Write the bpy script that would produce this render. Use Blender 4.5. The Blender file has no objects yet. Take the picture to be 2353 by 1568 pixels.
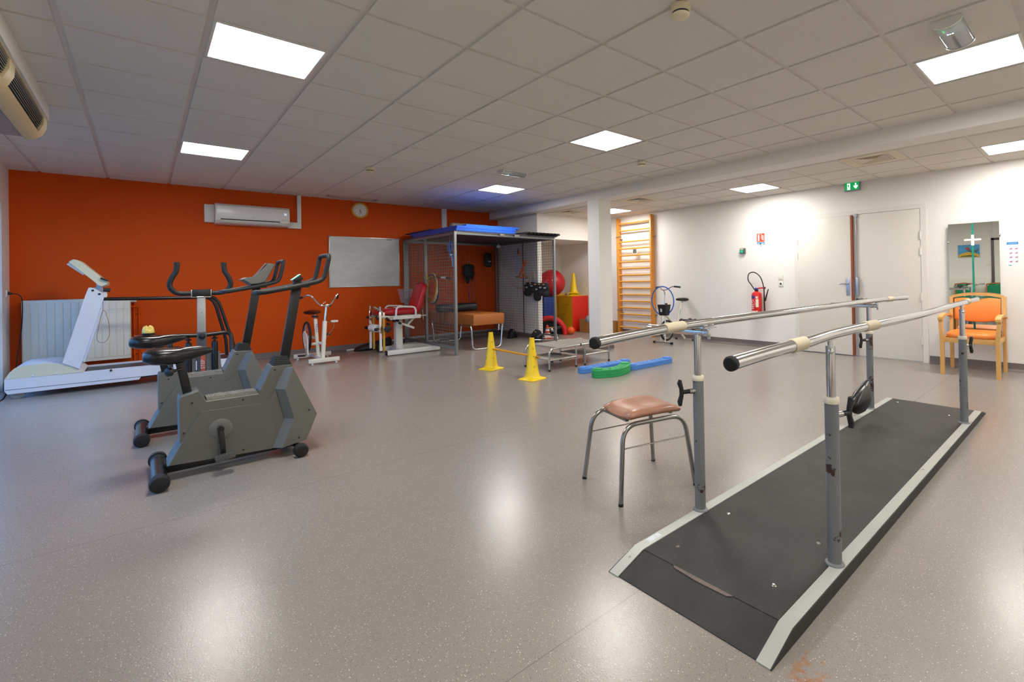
import bpy, bmesh, math, random
from mathutils import Vector, Matrix, Euler
random.seed(7)
PI = math.pi
C = bpy.context.scene.collection
V = Vector

# ---------------------------------------------------------------- materials
def lin(c):
    c = c / 255.0
    return c / 12.92 if c <= 0.04045 else ((c + 0.055) / 1.055) ** 2.4
def rgb(h):
    if isinstance(h, str):
        h = h.lstrip('#'); h = [int(h[i:i + 2], 16) for i in (0, 2, 4)]
    return tuple(lin(v) for v in h) + (1.0,)
MATS = {}
def mat(name, col, rough=0.5, metal=0.0, vary=0.06, scale=8.0, bump=0.0, bscale=200.0, spec=0.5, chips=None, coat=0.0, emit=None, trans=0.0):
    """procedural principled material: base colour with a soft noise variation, optional bump and paint chips"""
    if name in MATS: return MATS[name]
    m = bpy.data.materials.new(name); m.use_nodes = True
    nt = m.node_tree; N = nt.nodes; L = nt.links
    b = N['Principled BSDF']
    c = rgb(col)
    b.inputs['Roughness'].default_value = rough
    b.inputs['Metallic'].default_value = metal
    b.inputs['Specular IOR Level'].default_value = spec
    b.inputs['Coat Weight'].default_value = coat
    b.inputs['Transmission Weight'].default_value = trans
    tc = N.new('ShaderNodeTexCoord')
    n = N.new('ShaderNodeTexNoise'); n.inputs['Scale'].default_value = scale; n.inputs['Detail'].default_value = 4
    L.new(tc.outputs['Object'], n.inputs['Vector'])
    mx = N.new('ShaderNodeMix'); mx.data_type = 'RGBA'
    mx.inputs[6].default_value = tuple(max(0, v * (1 - vary)) for v in c[:3]) + (1,)
    mx.inputs[7].default_value = tuple(min(1, v * (1 + vary)) for v in c[:3]) + (1,)
    L.new(n.outputs['Fac'], mx.inputs[0])
    out = mx.outputs[2]
    if chips:
        ccol, thr, csc = chips
        n2 = N.new('ShaderNodeTexNoise'); n2.inputs['Scale'].default_value = csc; n2.inputs['Detail'].default_value = 6; n2.inputs['Roughness'].default_value = 0.65
        L.new(tc.outputs['Object'], n2.inputs['Vector'])
        rp = N.new('ShaderNodeValToRGB'); rp.color_ramp.elements[0].position = thr; rp.color_ramp.elements[1].position = thr + 0.012
        L.new(n2.outputs['Fac'], rp.inputs['Fac'])
        m2 = N.new('ShaderNodeMix'); m2.data_type = 'RGBA'
        L.new(rp.outputs['Color'], m2.inputs[0]); L.new(out, m2.inputs[6]); m2.inputs[7].default_value = rgb(ccol)
        out = m2.outputs[2]
    L.new(out, b.inputs['Base Color'])
    if bump:
        nb = N.new('ShaderNodeTexNoise'); nb.inputs['Scale'].default_value = bscale; nb.inputs['Detail'].default_value = 3
        L.new(tc.outputs['Object'], nb.inputs['Vector'])
        bp = N.new('ShaderNodeBump'); bp.inputs['Strength'].default_value = bump; bp.inputs['Distance'].default_value = 0.002
        L.new(nb.outputs['Fac'], bp.inputs['Height']); L.new(bp.outputs['Normal'], b.inputs['Normal'])
    if emit:
        b.inputs['Emission Color'].default_value = rgb(emit[0]); b.inputs['Emission Strength'].default_value = emit[1]
    MATS[name] = m
    return m

# ---------------------------------------------------------------- mesh builder
class MB:
    def __init__(s):
        s.v = []; s.f = []; s.mi = []; s.cur = 0
    def add(s, vs, fs):
        o = len(s.v); s.v += [tuple(p) for p in vs]
        for f in fs:
            s.f.append(tuple(i + o for i in f)); s.mi.append(s.cur)
        return s
    def m(s, i): s.cur = i; return s
    def box(s, lo, hi, bev=0.0):
        x0, y0, z0 = [min(a, b) for a, b in zip(lo, hi)]; x1, y1, z1 = [max(a, b) for a, b in zip(lo, hi)]
        return s.obox(((x0 + x1) / 2, (y0 + y1) / 2, (z0 + z1) / 2), (x1 - x0, y1 - y0, z1 - z0), None, bev)
    def obox(s, c, d, M=None, bev=0.0):
        """box of size d about c, turned by matrix/Euler M, corners cut by bev"""
        if M is not None and not isinstance(M, Matrix): M = Euler(M).to_matrix()
        hx, hy, hz = [k / 2 for k in d]
        if bev > 0:
            bev = min(bev, hx * .98, hy * .98, hz * .98)
            bm = bmesh.new(); bmesh.ops.create_cube(bm, size=1.0)
            for v in bm.verts: v.co = V((v.co.x * d[0], v.co.y * d[1], v.co.z * d[2]))
            bmesh.ops.bevel(bm, geom=bm.edges[:], offset=bev, segments=2, profile=0.6, affect='EDGES')
            bm.verts.index_update(); vs = [v.co.copy() for v in bm.verts]; fs = [[v.index for v in f.verts] for f in bm.faces]; bm.free()
        else:
            vs = [V((x, y, z)) for x in (-hx, hx) for y in (-hy, hy) for z in (-hz, hz)]
            fs = [(0, 1, 3, 2), (4, 6, 7, 5), (0, 4, 5, 1), (2, 3, 7, 6), (0, 2, 6, 4), (1, 5, 7, 3)]
        if M is not None: vs = [M @ v for v in vs]
        return s.add([v + V(c) for v in vs], fs)
    def bar(s, p, q, w, h, up=(0, 0, 1), bev=0.0):
        """rectangular bar from p to q, w across, h along up"""
        p = V(p); q = V(q); d = (q - p); n = d.length; d.normalize()
        u = V(up); r = d.cross(u)
        if r.length < 1e-5: u = V((1, 0, 0)); r = d.cross(u)
        r.normalize(); u = r.cross(d)
        M = Matrix((d, r, u)).transposed()
        return s.obox((p + q) / 2, (n, w, h), M, bev)
    def tube(s, pts, r, seg=10, closed=False, cap=True):
        """round tube along pts; r a number or one radius per point"""
        P = [V(p) for p in pts]; n = len(P)
        R = [r] * n if not isinstance(r, (list, tuple)) else list(r)
        T = []
        for i in range(n):
            if closed: t = P[(i + 1) % n] - P[i - 1]
            else: t = P[min(i + 1, n - 1)] - P[max(i - 1, 0)]
            T.append(t.normalized() if t.length > 1e-9 else V((0, 0, 1)))
        ref = V((0, 0, 1)) if abs(T[0].z) < 0.9 else V((1, 0, 0))
        u = (ref - T[0] * ref.dot(T[0])).normalized()
        vs = []
        for i in range(n):
            u = u - T[i] * u.dot(T[i])
            if u.length < 1e-6: u = T[i].orthogonal()
            u.normalize(); w = T[i].cross(u)
            for k in range(seg):
                a = 2 * PI * k / seg
                vs.append(P[i] + (u * math.cos(a) + w * math.sin(a)) * R[i])
        fs = []
        for i in range(n if closed else n - 1):
            j = (i + 1) % n
            for k in range(seg):
                k2 = (k + 1) % seg
                fs.append((i * seg + k, i * seg + k2, j * seg + k2, j * seg + k))
        if cap and not closed:
            fs.append(tuple(range(seg))[::-1]); fs.append(tuple((n - 1) * seg + k for k in range(seg)))
        return s.add(vs, fs)
    def cyl(s, p, q, r, r2=None, seg=16):
        return s.tube([p, q], [r, r if r2 is None else r2], seg)
    def lathe(s, prof, c=(0, 0, 0), axis=(0, 0, 1), seg=24, cap=True):
        """profile [(radius, height)] turned about axis through c"""
        a = V(axis).normalized(); u = a.orthogonal().normalized(); w = a.cross(u); c = V(c)
        vs = []
        for (r, h) in prof:
            for k in range(seg):
                t = 2 * PI * k / seg
                vs.append(c + a * h + (u * math.cos(t) + w * math.sin(t)) * r)
        fs = []; n = len(prof)
        for i in range(n - 1):
            for k in range(seg):
                k2 = (k + 1) % seg
                fs.append((i * seg + k, i * seg + k2, (i + 1) * seg + k2, (i + 1) * seg + k))
        if cap: fs.append(tuple(range(seg))[::-1]); fs.append(tuple((n - 1) * seg + k for k in range(seg)))
        return s.add(vs, fs)
    def prism(s, poly, ax, a, b):
        """polygon extruded along axis ax ('x','y','z') from a to b; poly gives the two other coordinates in order"""
        def P(q, t):
            return {'x': (t, q[0], q[1]), 'y': (q[0], t, q[1]), 'z': (q[0], q[1], t)}[ax]
        n = len(poly)
        return s.add([P(q, a) for q in poly] + [P(q, b) for q in poly],
                     [tuple(range(n))[::-1], tuple(range(n, 2 * n))] + [(i, (i + 1) % n, n + (i + 1) % n, n + i) for i in range(n)])
    def loft(s, rings, closed=True, cap=True):
        n = len(rings[0]); vs = [p for r in rings for p in r]; fs = []
        for i in range(len(rings) - 1):
            for k in range(n if closed else n - 1):
                k2 = (k + 1) % n
                fs.append((i * n + k, i * n + k2, (i + 1) * n + k2, (i + 1) * n + k))
        if cap: fs.append(tuple(range(n))[::-1]); fs.append(tuple((len(rings) - 1) * n + k for k in range(n)))
        return s.add(vs, fs)
    def ball(s, c, r, seg=20, rings=12, sc=(1, 1, 1)):
        prof = [(max(1e-4, math.sin(PI * i / rings)) * r, -math.cos(PI * i / rings) * r) for i in range(rings + 1)]
        t = MB().lathe(prof, (0, 0, 0), (0, 0, 1), seg)
        return s.add([(c[0] + p[0] * sc[0], c[1] + p[1] * sc[1], c[2] + p[2] * sc[2]) for p in t.v], t.f)
    def ring(s, c, R, r, n=(0, 0, 1), seg=40, ts=8, a0=0, a1=2 * PI):
        a = V(n).normalized(); u = a.orthogonal().normalized(); w = a.cross(u); c = V(c)
        full = abs(a1 - a0 - 2 * PI) < 1e-6
        k = seg if full else seg + 1
        return s.tube([c + (u * math.cos(a0 + (a1 - a0) * i / seg) + w * math.sin(a0 + (a1 - a0) * i / seg)) * R for i in range(k)], r, ts, full)
    def quad(s, a, b, c, d): return s.add([a, b, c, d], [(0, 1, 2, 3)])
    def build(s, name, mats, parent=None, label=None, sharp=35, local=False):
        me = bpy.data.meshes.new(name)
        off = V((0, 0, 0)) if (parent is None or local or LOCAL.get(root_of(parent).name)) else root_of(parent).location
        me.from_pydata([tuple(V(p) - off) for p in s.v], [], s.f)
        if not isinstance(mats, (list, tuple)): mats = [mats]
        for m in mats: me.materials.append(m)
        for p, i in zip(me.polygons, s.mi): p.material_index = i; p.use_smooth = True
        bm = bmesh.new(); bm.from_mesh(me); bmesh.ops.remove_doubles(bm, verts=bm.verts, dist=1e-6)
        bmesh.ops.recalc_face_normals(bm, faces=bm.faces); bm.to_mesh(me); bm.free()
        me.set_sharp_from_angle(angle=math.radians(sharp))
        o = bpy.data.objects.new(name, me); C.objects.link(o)
        if parent is not None: o.parent = parent
        if label: o['label'] = label
        return o
LOCAL = {}
def root_of(o):
    while o.parent is not None: o = o.parent
    return o
def thing(name, label, cat, loc=(0, 0, 0), rz=0.0, group=None, local=False):
    """an Empty at the thing's base; parts are given in world metres (or about the base when local)"""
    o = bpy.data.objects.new(name, None); C.objects.link(o)
    o.empty_display_size = 0.1
    o.location = loc; o.rotation_euler = (0, 0, rz)
    LOCAL[o.name] = local or rz != 0
    return tag(o, label, cat, group)
def tag(o, label, cat, group=None):
    o['label'] = label; o['category'] = cat
    if group: o['group'] = group
    return o
def struct(o):
    o['kind'] = 'structure'; return o
def dup(root, loc, rz=None, label=None):
    r = root.copy(); C.objects.link(r); r.location = loc
    if rz is not None: r.rotation_euler = (0, 0, rz)
    if label: r['label'] = label
    for ch in list(root.children):
        c = ch.copy(); C.objects.link(c); c.parent = r
        for g in list(ch.children):
            d = g.copy(); C.objects.link(d); d.parent = c
    return r
def arc(c, R, a0, a1, n, ax='y'):
    """points of an arc in the plane across axis ax"""
    out = []
    for i in range(n + 1):
        a = a0 + (a1 - a0) * i / n; u, w = R * math.cos(a), R * math.sin(a)
        out.append({'y': (c[0] + u, c[1], c[2] + w), 'x': (c[0], c[1] + u, c[2] + w), 'z': (c[0] + u, c[1] + w, c[2])}[ax])
    return out
def fillet(pts, R, n=5):
    """polyline with its inner corners rounded"""
    P = [V(p) for p in pts]; out = [P[0]]
    for i in range(1, len(P) - 1):
        a, b, c = P[i - 1], P[i], P[i + 1]
        r = min(R, (a - b).length * .49, (c - b).length * .49)
        p = b + (a - b).normalized() * r; q = b + (c - b).normalized() * r
        for k in range(n + 1):
            t = k / n; out.append(p * (1 - t) ** 2 + b * 2 * t * (1 - t) + q * t * t)
    out.append(P[-1]); return out
def spline(pts, n=6):
    """Catmull-Rom through pts"""
    P = [V(p) for p in pts]; out = []
    for i in range(len(P) - 1):
        a = P[max(i - 1, 0)]; b = P[i]; c = P[i + 1]; d = P[min(i + 2, len(P) - 1)]
        for k in range(n):
            t = k / n
            out.append(0.5 * ((2 * b) + (c - a) * t + (2 * a - 5 * b + 4 * c - d) * t * t + (3 * b - a - 3 * c + d) * t ** 3))
    out.append(P[-1]); return out
def text(body, size, loc, rot, m, parent=None, name='lettering', depth=0.0015, align='CENTER'):
    cu = bpy.data.curves.new(name, 'FONT'); cu.body = body; cu.size = size; cu.extrude = depth; cu.align_x = align; cu.align_y = 'CENTER'
    t = bpy.data.objects.new(name, cu); C.objects.link(t)
    dg = bpy.context.evaluated_depsgraph_get()
    me = bpy.data.meshes.new_from_object(t.evaluated_get(dg)); bpy.data.objects.remove(t)
    me.materials.clear(); me.materials.append(m)
    M = Matrix.Translation(V(loc)) @ Euler(rot).to_matrix().to_4x4()
    me.transform(M)
    if parent is not None and not LOCAL.get(root_of(parent).name): me.transform(Matrix.Translation(-root_of(parent).location))
    o = bpy.data.objects.new(name, me); C.objects.link(o)
    if parent is not None: o.parent = parent
    return o

# ---------------------------------------------------------------- shared materials
WHITE = mat('white wall paint', '#e9e7e2', 0.6, vary=0.012, scale=3, bump=0.12, bscale=260)
WHITE2 = mat('white gloss paint', '#e4e1da', 0.35, vary=0.01, scale=3)
CREAM = mat('cream plastic', '#e3d9b8', 0.45, vary=0.02)
WPLAST = mat('white plastic', '#dfe0dc', 0.35, vary=0.015)
BLACK = mat('black plastic', '#141416', 0.42, vary=0.2)
RUBBER = mat('black rubber', '#161616', 0.75, vary=0.2, bump=0.2, bscale=300)
BLEATHER = mat('black vinyl', '#121214', 0.28, vary=0.15)
CHROME = mat('chrome', '#d5d5d6', 0.10, 1.0, vary=0.02)
STEEL = mat('brushed steel', '#b4b3ae', 0.28, 1.0, vary=0.04, scale=20)
GALV = mat('grey galvanised steel', '#8d9193', 0.42, 0.75, vary=0.06, scale=20)
BLKPAINT = mat('black gloss paint', '#0e0f12', 0.3, vary=0.1)
RED = mat('red paint', '#c8201e', 0.35, vary=0.04)
YELLOW = mat('yellow plastic', '#e9c60c', 0.42, vary=0.03)
WOOD = mat('varnished beech', '#d99a3e', 0.35, vary=0.12, scale=14)

# ---------------------------------------------------------------- camera
cam_d = bpy.data.cameras.new('camera'); cam = bpy.data.objects.new('camera', cam_d); C.objects.link(cam)
bpy.context.scene.camera = cam
cam_d.sensor_width = 36.0; cam_d.sensor_fit = 'HORIZONTAL'; cam_d.lens = 1104.2 / 2353 * 36
cam_d.shift_x = -195.76 / 2353; cam_d.shift_y = -151.4 / 2353; cam_d.clip_start = 0.05
_yaw, _pitch, _roll = 0.75730, 0.00750, -0.01780
_f = V((math.sin(_yaw), math.cos(_yaw), 0)); _r = V((math.cos(_yaw), -math.sin(_yaw), 0)); _u = V((0, 0, 1))
_f, _u = _f * math.cos(_pitch) + _u * math.sin(_pitch), _u * math.cos(_pitch) - _f * math.sin(_pitch)
_r, _u = _r * math.cos(_roll) + _u * math.sin(_roll), _u * math.cos(_roll) - _r * math.sin(_roll)
cam.matrix_world = Matrix.Translation(V((0.3255, -0.3105, 1.165))) @ Matrix((_r, _u, -_f)).transposed().to_4x4()

# ---------------------------------------------------------------- render look
sc = bpy.context.scene
sc.view_settings.view_transform = 'Standard'; sc.view_settings.look = 'None'; sc.view_settings.gamma = 1.0
sc.view_settings.use_curve_mapping = False
sc.view_settings.exposure = 0.0
sc.cycles.use_denoising = True
sc.cycles.max_bounces = 10; sc.cycles.diffuse_bounces = 6; sc.cycles.glossy_bounces = 5
sc.cycles.caustics_reflective = False; sc.cycles.caustics_refractive = False
sc.cycles.sample_clamp_indirect = 6.0
w = bpy.data.worlds.new('sky'); sc.world = w; w.use_nodes = True
w.node_tree.nodes['Background'].inputs['Color'].default_value = (0.22, 0.48, 1.0, 1)
w.node_tree.nodes['Background'].inputs['Strength'].default_value = 3.6

# ---------------------------------------------------------------- room sizes (metres)
XL, XR, YB, YF = -0.847, 7.70, 8.785, -3.6     # left wall, white right wall, orange wall, wall behind the camera
ZC, ZS = 2.626, 2.478                          # main ceiling, lower ceiling beyond the beam
BX0, BX1, BZ = 5.755, 6.06, 2.472              # beam
PX = 5.957                                     # partition face by the cage
PY0 = 7.342                                    # front of the partition / bulkhead

# floor: speckled vinyl
def floor_mat():
    m = bpy.data.materials.new('speckled vinyl'); m.use_nodes = True; nt = m.node_tree; N = nt.nodes; L = nt.links; b = N['Principled BSDF']
    tc = N.new('ShaderNodeTexCoord')
    def noise(s, d=3):
        n = N.new('ShaderNodeTexNoise'); n.inputs['Scale'].default_value = s; n.inputs['Detail'].default_value = d; L.new(tc.outputs['Object'], n.inputs['Vector']); return n
    def mixc(f, a, c):
        x = N.new('ShaderNodeMix'); x.data_type = 'RGBA'; L.new(f, x.inputs[0])
        for i, q in ((6, a), (7, c)):
            if isinstance(q, tuple): x.inputs[i].default_value = q
            else: L.new(q, x.inputs[i])
        return x.outputs[2]
    n0 = noise(1.2, 5)
    base = mixc(n0.outputs['Fac'], rgb('#857f7a'), rgb('#908a84'))
    n1 = noise(420, 2)
    r1 = N.new('ShaderNodeValToRGB'); r1.color_ramp.elements[0].position = 0.35; r1.color_ramp.elements[1].position = 0.7; L.new(n1.outputs['Fac'], r1.inputs['Fac'])
    base = mixc(r1.outputs['Color'], base, rgb('#948d86'))
    def specks(scale, lo, hi, col, seed):
        nonlocal base
        v = N.new('ShaderNodeTexVoronoi'); v.inputs['Scale'].default_value = scale; v.inputs['Randomness'].default_value = 1
        mp = N.new('ShaderNodeMapping'); mp.inputs['Location'].default_value = (seed, seed * 2, 0); L.new(tc.outputs['Object'], mp.inputs['Vector']); L.new(mp.outputs['Vector'], v.inputs['Vector'])
        a = N.new('ShaderNodeMath'); a.operation = 'LESS_THAN'; L.new(v.outputs['Distance'], a.inputs[0]); a.inputs[1].default_value = hi
        s = N.new('ShaderNodeSeparateColor'); L.new(v.outputs['Color'], s.inputs['Color'])
        c = N.new('ShaderNodeMath'); c.operation = 'LESS_THAN'; L.new(s.outputs[0], c.inputs[0]); c.inputs[1].default_value = lo
        k = N.new('ShaderNodeMath'); k.operation = 'MULTIPLY'; L.new(a.outputs[0], k.inputs[0]); L.new(c.outputs[0], k.inputs[1])
        base = mixc(k.outputs[0], base, rgb(col))
    specks(150, 0.16, 0.22, '#dcd6cc', 1.3)
    specks(230, 0.22, 0.24, '#bab2a9', 4.1)
    specks(200, 0.2, 0.25, '#5a5350', 7.7)
    # rust stain by the ramp corner
    sp = N.new('ShaderNodeVectorMath'); sp.operation = 'SUBTRACT'; L.new(tc.outputs['Object'], sp.inputs[0]); sp.inputs[1].default_value = (1.70, 0.30, 0)
    sm = N.new('ShaderNodeVectorMath'); sm.operation = 'MULTIPLY'; L.new(sp.outputs[0], sm.inputs[0]); sm.inputs[1].default_value = (6.0, 11.0, 1)
    ln = N.new('ShaderNodeVectorMath'); ln.operation = 'LENGTH'; L.new(sm.outputs[0], ln.inputs[0])
    n3 = noise(28, 5)
    ad = N.new('ShaderNodeMath'); ad.operation = 'MULTIPLY_ADD'; L.new(n3.outputs['Fac'], ad.inputs[0]); ad.inputs[1].default_value = -2.6; ad.inputs[2].default_value = 1.75
    sb = N.new('ShaderNodeMath'); sb.operation = 'ADD'; L.new(ln.outputs['Value'], sb.inputs[0]); L.new(ad.outputs[0], sb.inputs[1])
    rr = N.new('ShaderNodeMapRange'); rr.inputs[1].default_value = 0.95; rr.inputs[2].default_value = 0.35; rr.inputs[3].default_value = 0; rr.inputs[4].default_value = 0.8; L.new(sb.outputs[0], rr.inputs[0])
    base = mixc(rr.outputs[0], base, rgb('#a06428'))
    # welded seams between the vinyl rolls
    sx = N.new('ShaderNodeSeparateXYZ'); L.new(tc.outputs['Object'], sx.inputs[0])
    seam = None
    for off in (0.0,):
        a = N.new('ShaderNodeMath'); a.operation = 'ADD'; L.new(sx.outputs[1], a.inputs[0]); a.inputs[1].default_value = 10 - .905
        p = N.new('ShaderNodeMath'); p.operation = 'PINGPONG'; L.new(a.outputs[0], p.inputs[0]); p.inputs[1].default_value = 1.0
        q = N.new('ShaderNodeMath'); q.operation = 'LESS_THAN'; L.new(p.outputs[0], q.inputs[0]); q.inputs[1].default_value = 0.0022
        seam = q
    base = mixc(seam.outputs[0], base, rgb('#7c736e'))
    L.new(base, b.inputs['Base Color'])
    rn = noise(2.5, 4)
    rm = N.new('ShaderNodeMapRange'); rm.inputs[3].default_value = 0.20; rm.inputs[4].default_value = 0.28; L.new(rn.outputs['Fac'], rm.inputs[0]); L.new(rm.outputs[0], b.inputs['Roughness'])
    b.inputs['Specular IOR Level'].default_value = 0.5
    nb = noise(170, 2); bp = N.new('ShaderNodeBump'); bp.inputs['Strength'].default_value = 0.22; bp.inputs['Distance'].default_value = 0.0015
    L.new(nb.outputs['Fac'], bp.inputs['Height']); L.new(bp.outputs['Normal'], b.inputs['Normal'])
    return m
FLOORM = floor_mat()
struct(MB().box((XL - .2, YF - .2, -0.12), (XR + .2, YB + .2, 0)).build('floor', FLOORM))
COVE = mat('grey vinyl skirting', '#6a615e', 0.4, vary=0.1, scale=300)

# orange wall
ORANGE = mat('orange wall paint', '#cd4c00', 0.6, vary=0.02, scale=2, bump=0.15, bscale=240, spec=.2)
struct(MB().box((XL - .15, YB, 0), (PX, YB + .15, ZC + .2)).build('wall_back', ORANGE))
# left wall with a glazed opening
WY0, WY1, WZ1 = 2.75, 8.36, 2.17
b = MB().box((XL - .2, YF, 0), (XL, WY0, ZC + .2)).box((XL - .2, WY1, 0), (XL, YB, ZC + .2)).box((XL - .2, WY0, WZ1), (XL, WY1, ZC + .2))
struct(b.build('wall_left', WHITE))
ALU = mat('blue grey aluminium frame', '#8b96a2', 0.4, 0.2, vary=0.03)
GLASS = bpy.data.materials.new('window glass'); GLASS.use_nodes = True
_n = GLASS.node_tree.nodes; _n.clear()
_o = _n.new('ShaderNodeOutputMaterial'); _t = _n.new('ShaderNodeBsdfTransparent'); _t.inputs[0].default_value = (.93, .96, .97, 1)
_g = _n.new('ShaderNodeBsdfGlossy'); _g.inputs['Roughness'].default_value = 0.02; _x = _n.new('ShaderNodeMixShader'); _x.inputs[0].default_value = 0.07
GLASS.node_tree.links.new(_t.outputs[0], _x.inputs[1]); GLASS.node_tree.links.new(_g.outputs[0], _x.inputs[2]); GLASS.node_tree.links.new(_x.outputs[0], _o.inputs[0])
fr = MB(); n = 4
for i in range(n + 1):
    y = WY0 + (WY1 - WY0 - .07) * i / n
    fr.box((XL - .13, y, 0), (XL - .05, y + .07, WZ1), .004)
fr.box((XL - .13, WY0, 0), (XL - .05, WY1, .1), .004).box((XL - .13, WY0, WZ1 - .07), (XL - .05, WY1, WZ1), .004).box((XL - .12, WY0, .9), (XL - .06, WY1, .95), .004)
wd = struct(fr.build('window_1', ALU))
g = MB()
for i in range(n):
    y = WY0 + (WY1 - WY0 - .07) * i / n
    g.box((XL - .095, y + .07, .1), (XL - .085, y + (WY1 - WY0 - .07) / n, WZ1 - .07))
gl = g.build('pane', GLASS); gl.parent = wd
struct(MB().box((-40, -40, -.3), (XL - .21, 40, -.1)).build('added_ground_blocker', mat('added blocker grey', '#6b6a64', .9)))  # unseen slab added outside to stop sky light rising through the window
# white right wall, with the alcove behind the bulkhead
struct(MB().box((XR, YF, 0), (XR + .15, YB + .15, ZC + .2)).build('wall_right', WHITE))
struct(MB().box((XL - .15, YF - .15, 0), (XR + .15, YF, ZC + .2)).build('wall_front', WHITE))
b = MB().box((PX, PY0, 0), (PX + .10, YB + .15, 1.985)).box((PX, PY0, 1.985), (XR, YB, ZC))
struct(b.build('wall_partition', WHITE))
struct(MB().box((PX + .1, YB, 0), (XR, YB + .15, 1.99)).build('wall_alcove', WHITE))
# beam and pillar
struct(MB().box((BX0, YF, BZ), (BX1, YB, ZC + .2)).build('beam', WHITE))
struct(MB().box((BX0, 5.37, 0), (BX0 + .285, 5.65, BZ + .01), .012).build('pillar', WHITE))
b = MB()
for (x0, y0, x1, y1) in ((BX0 - .008, 5.362, BX0 + .293, 5.37), (BX0 - .008, 5.65, BX0 + .293, 5.658), (BX0 - .008, 5.362, BX0, 5.658), (BX0 + .285, 5.362, BX0 + .293, 5.658)):
    b.box((x0, y0, 0), (x1, y1, .09))
struct(b.build('trim_1', COVE))
# coved vinyl skirtings
def skirt(name, pts, inward):
    m = MB(); h = .095
    prof = [(0, 0), (.055, 0), (.03, .004), (.014, .016), (.009, .035), (.008, h), (0, h)]
    for (p, q), iv in zip(pts, inward):
        A = [(p[0] + iv[0] * d, p[1] + iv[1] * d, z) for d, z in prof]; B = [(q[0] + iv[0] * d, q[1] + iv[1] * d, z) for d, z in prof]
        m.loft([A, B])
    return struct(m.build(name, COVE, sharp=50))
skirt('baseboard_back', [((XL, YB), (PX, YB))], [(0, -1)])
skirt('baseboard_left', [((XL, YF), (XL, WY0)), ((XL, WY1), (XL, YB))], [(1, 0), (1, 0)])
skirt('baseboard_right', [((XR, YF), (XR, 1.262)), ((XR, 3.012), (XR, YB))], [(-1, 0), (-1, 0)])
skirt('baseboard_partition', [((PX, PY0), (PX, YB)), ((PX, PY0), (PX + .1, PY0)), ((PX + .1, PY0), (PX + .1, YB)), ((PX + .1, YB), (XR, YB))], [(-1, 0), (0, -1), (1, 0), (0, -1)])

# ---------------------------------------------------------------- suspended ceilings: tegular tiles in a 600 mm grid
TILE = mat('ceiling tile', '#dedad3', 0.8, vary=0.02, scale=5, bump=0.5, bscale=180)
TGRID = mat('ceiling grid', '#d8d3cd', 0.5, vary=0.02)
def stain_mat():
    m = TILE.copy(); m.name = 'water stained ceiling tile'
    nt = m.node_tree; N = nt.nodes; L = nt.links; b = N['Principled BSDF']; src = b.inputs['Base Color'].links[0].from_socket
    tc = N.new('ShaderNodeTexCoord')
    s = N.new('ShaderNodeVectorMath'); s.operation = 'SUBTRACT'; L.new(tc.outputs['Object'], s.inputs[0]); s.inputs[1].default_value = (2.98, 8.47, ZC)
    k = N.new('ShaderNodeVectorMath'); k.operation = 'MULTIPLY'; L.new(s.outputs[0], k.inputs[0]); k.inputs[1].default_value = (2.6, 3.6, 0)
    l = N.new('ShaderNodeVectorMath'); l.operation = 'LENGTH'; L.new(k.outputs[0], l.inputs[0])
    n = N.new('ShaderNodeTexNoise'); n.inputs['Scale'].default_value = 4; L.new(tc.outputs['Object'], n.inputs['Vector'])
    a = N.new('ShaderNodeMath'); a.operation = 'MULTIPLY_ADD'; L.new(n.outputs['Fac'], a.inputs[0]); a.inputs[1].default_value = 1.1; L.new(l.outputs['Value'], a.inputs[2])
    r = N.new('ShaderNodeValToRGB'); e = r.color_ramp.elements
    e[0].position = 0.0; e[0].color = (.25, .25, .25, 1); e[1].position = 1.6 / 2; e[1].color = (0, 0, 0, 1)
    q = e.new(.70); q.color = (.35, .35, .35, 1); q = e.new(.76); q.color = (1, 1, 1, 1)
    h = N.new('ShaderNodeMath'); h.operation = 'MULTIPLY'; L.new(a.outputs[0], h.inputs[0]); h.inputs[1].default_value = .5
    L.new(h.outputs[0], r.inputs['Fac'])
    x = N.new('ShaderNodeMix'); x.data_type = 'RGBA'; L.new(r.outputs['Color'], x.inputs[0]); L.new(src, x.inputs[6]); x.inputs[7].default_value = rgb('#8a6f58')
    L.new(x.outputs[2], b.inputs['Base Color'])
    return m
STAIN = stain_mat()
def tiled(name, z, xs, ys, holes, stains=(), smooth=()):
    m = MB(); g = .015; dz = .009
    for i in range(len(xs) - 1):
        for j in range(len(ys) - 1):
            if (i, j) in holes: continue
            m.m(2 if (i, j) in stains else 0)
            a = g if i > 0 else 0; b_ = g if i < len(xs) - 2 else 0; c = g if j > 0 else 0; d = g if j < len(ys) - 2 else 0
            x0, x1, y0, y1 = xs[i] + a, xs[i + 1] - b_, ys[j] + c, ys[j + 1] - d
            if x1 - x0 < .01 or y1 - y0 < .01: continue
            m.box((x0, y0, z - dz), (x1, y1, z + .012))
    m.m(1).box((xs[0], ys[0], z + .001), (xs[-1], ys[-1], z + .03))
    return struct(m.build(name, [TILE, TGRID, STAIN]))
xs = [XL] + [.6 * i for i in range(-1, 10)] + [BX0]
ys = [YF] + [.6 * j for j in range(-5, 15)] + [YB]
LIGHTS = [(1, 5), (1, 10), (6, 5), (7, 0), (7, 10), (2, 0), (1, -5), (6, -5)]   # grid cells (600 mm) with a luminaire
holes = set((i + 2, j + 6) for i, j in LIGHTS)
tiled('ceiling', ZC, xs, ys, holes, stains={(5, 20), (6, 20), (7, 20)})
xs2 = [BX1, 6.095, 6.68, 7.24, XR]
ys2 = [YF] + [.59 - .595 * k for k in range(6, 0, -1)] + [.59 + .595 * k for k in range(0, 12)] + [PY0]
def ycell(y): return max(k for k in range(len(ys2) - 1) if ys2[k] <= y)
SL = [.3, 3.25, 6.2, -2.1]                       # luminaires along the lower strip
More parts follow.
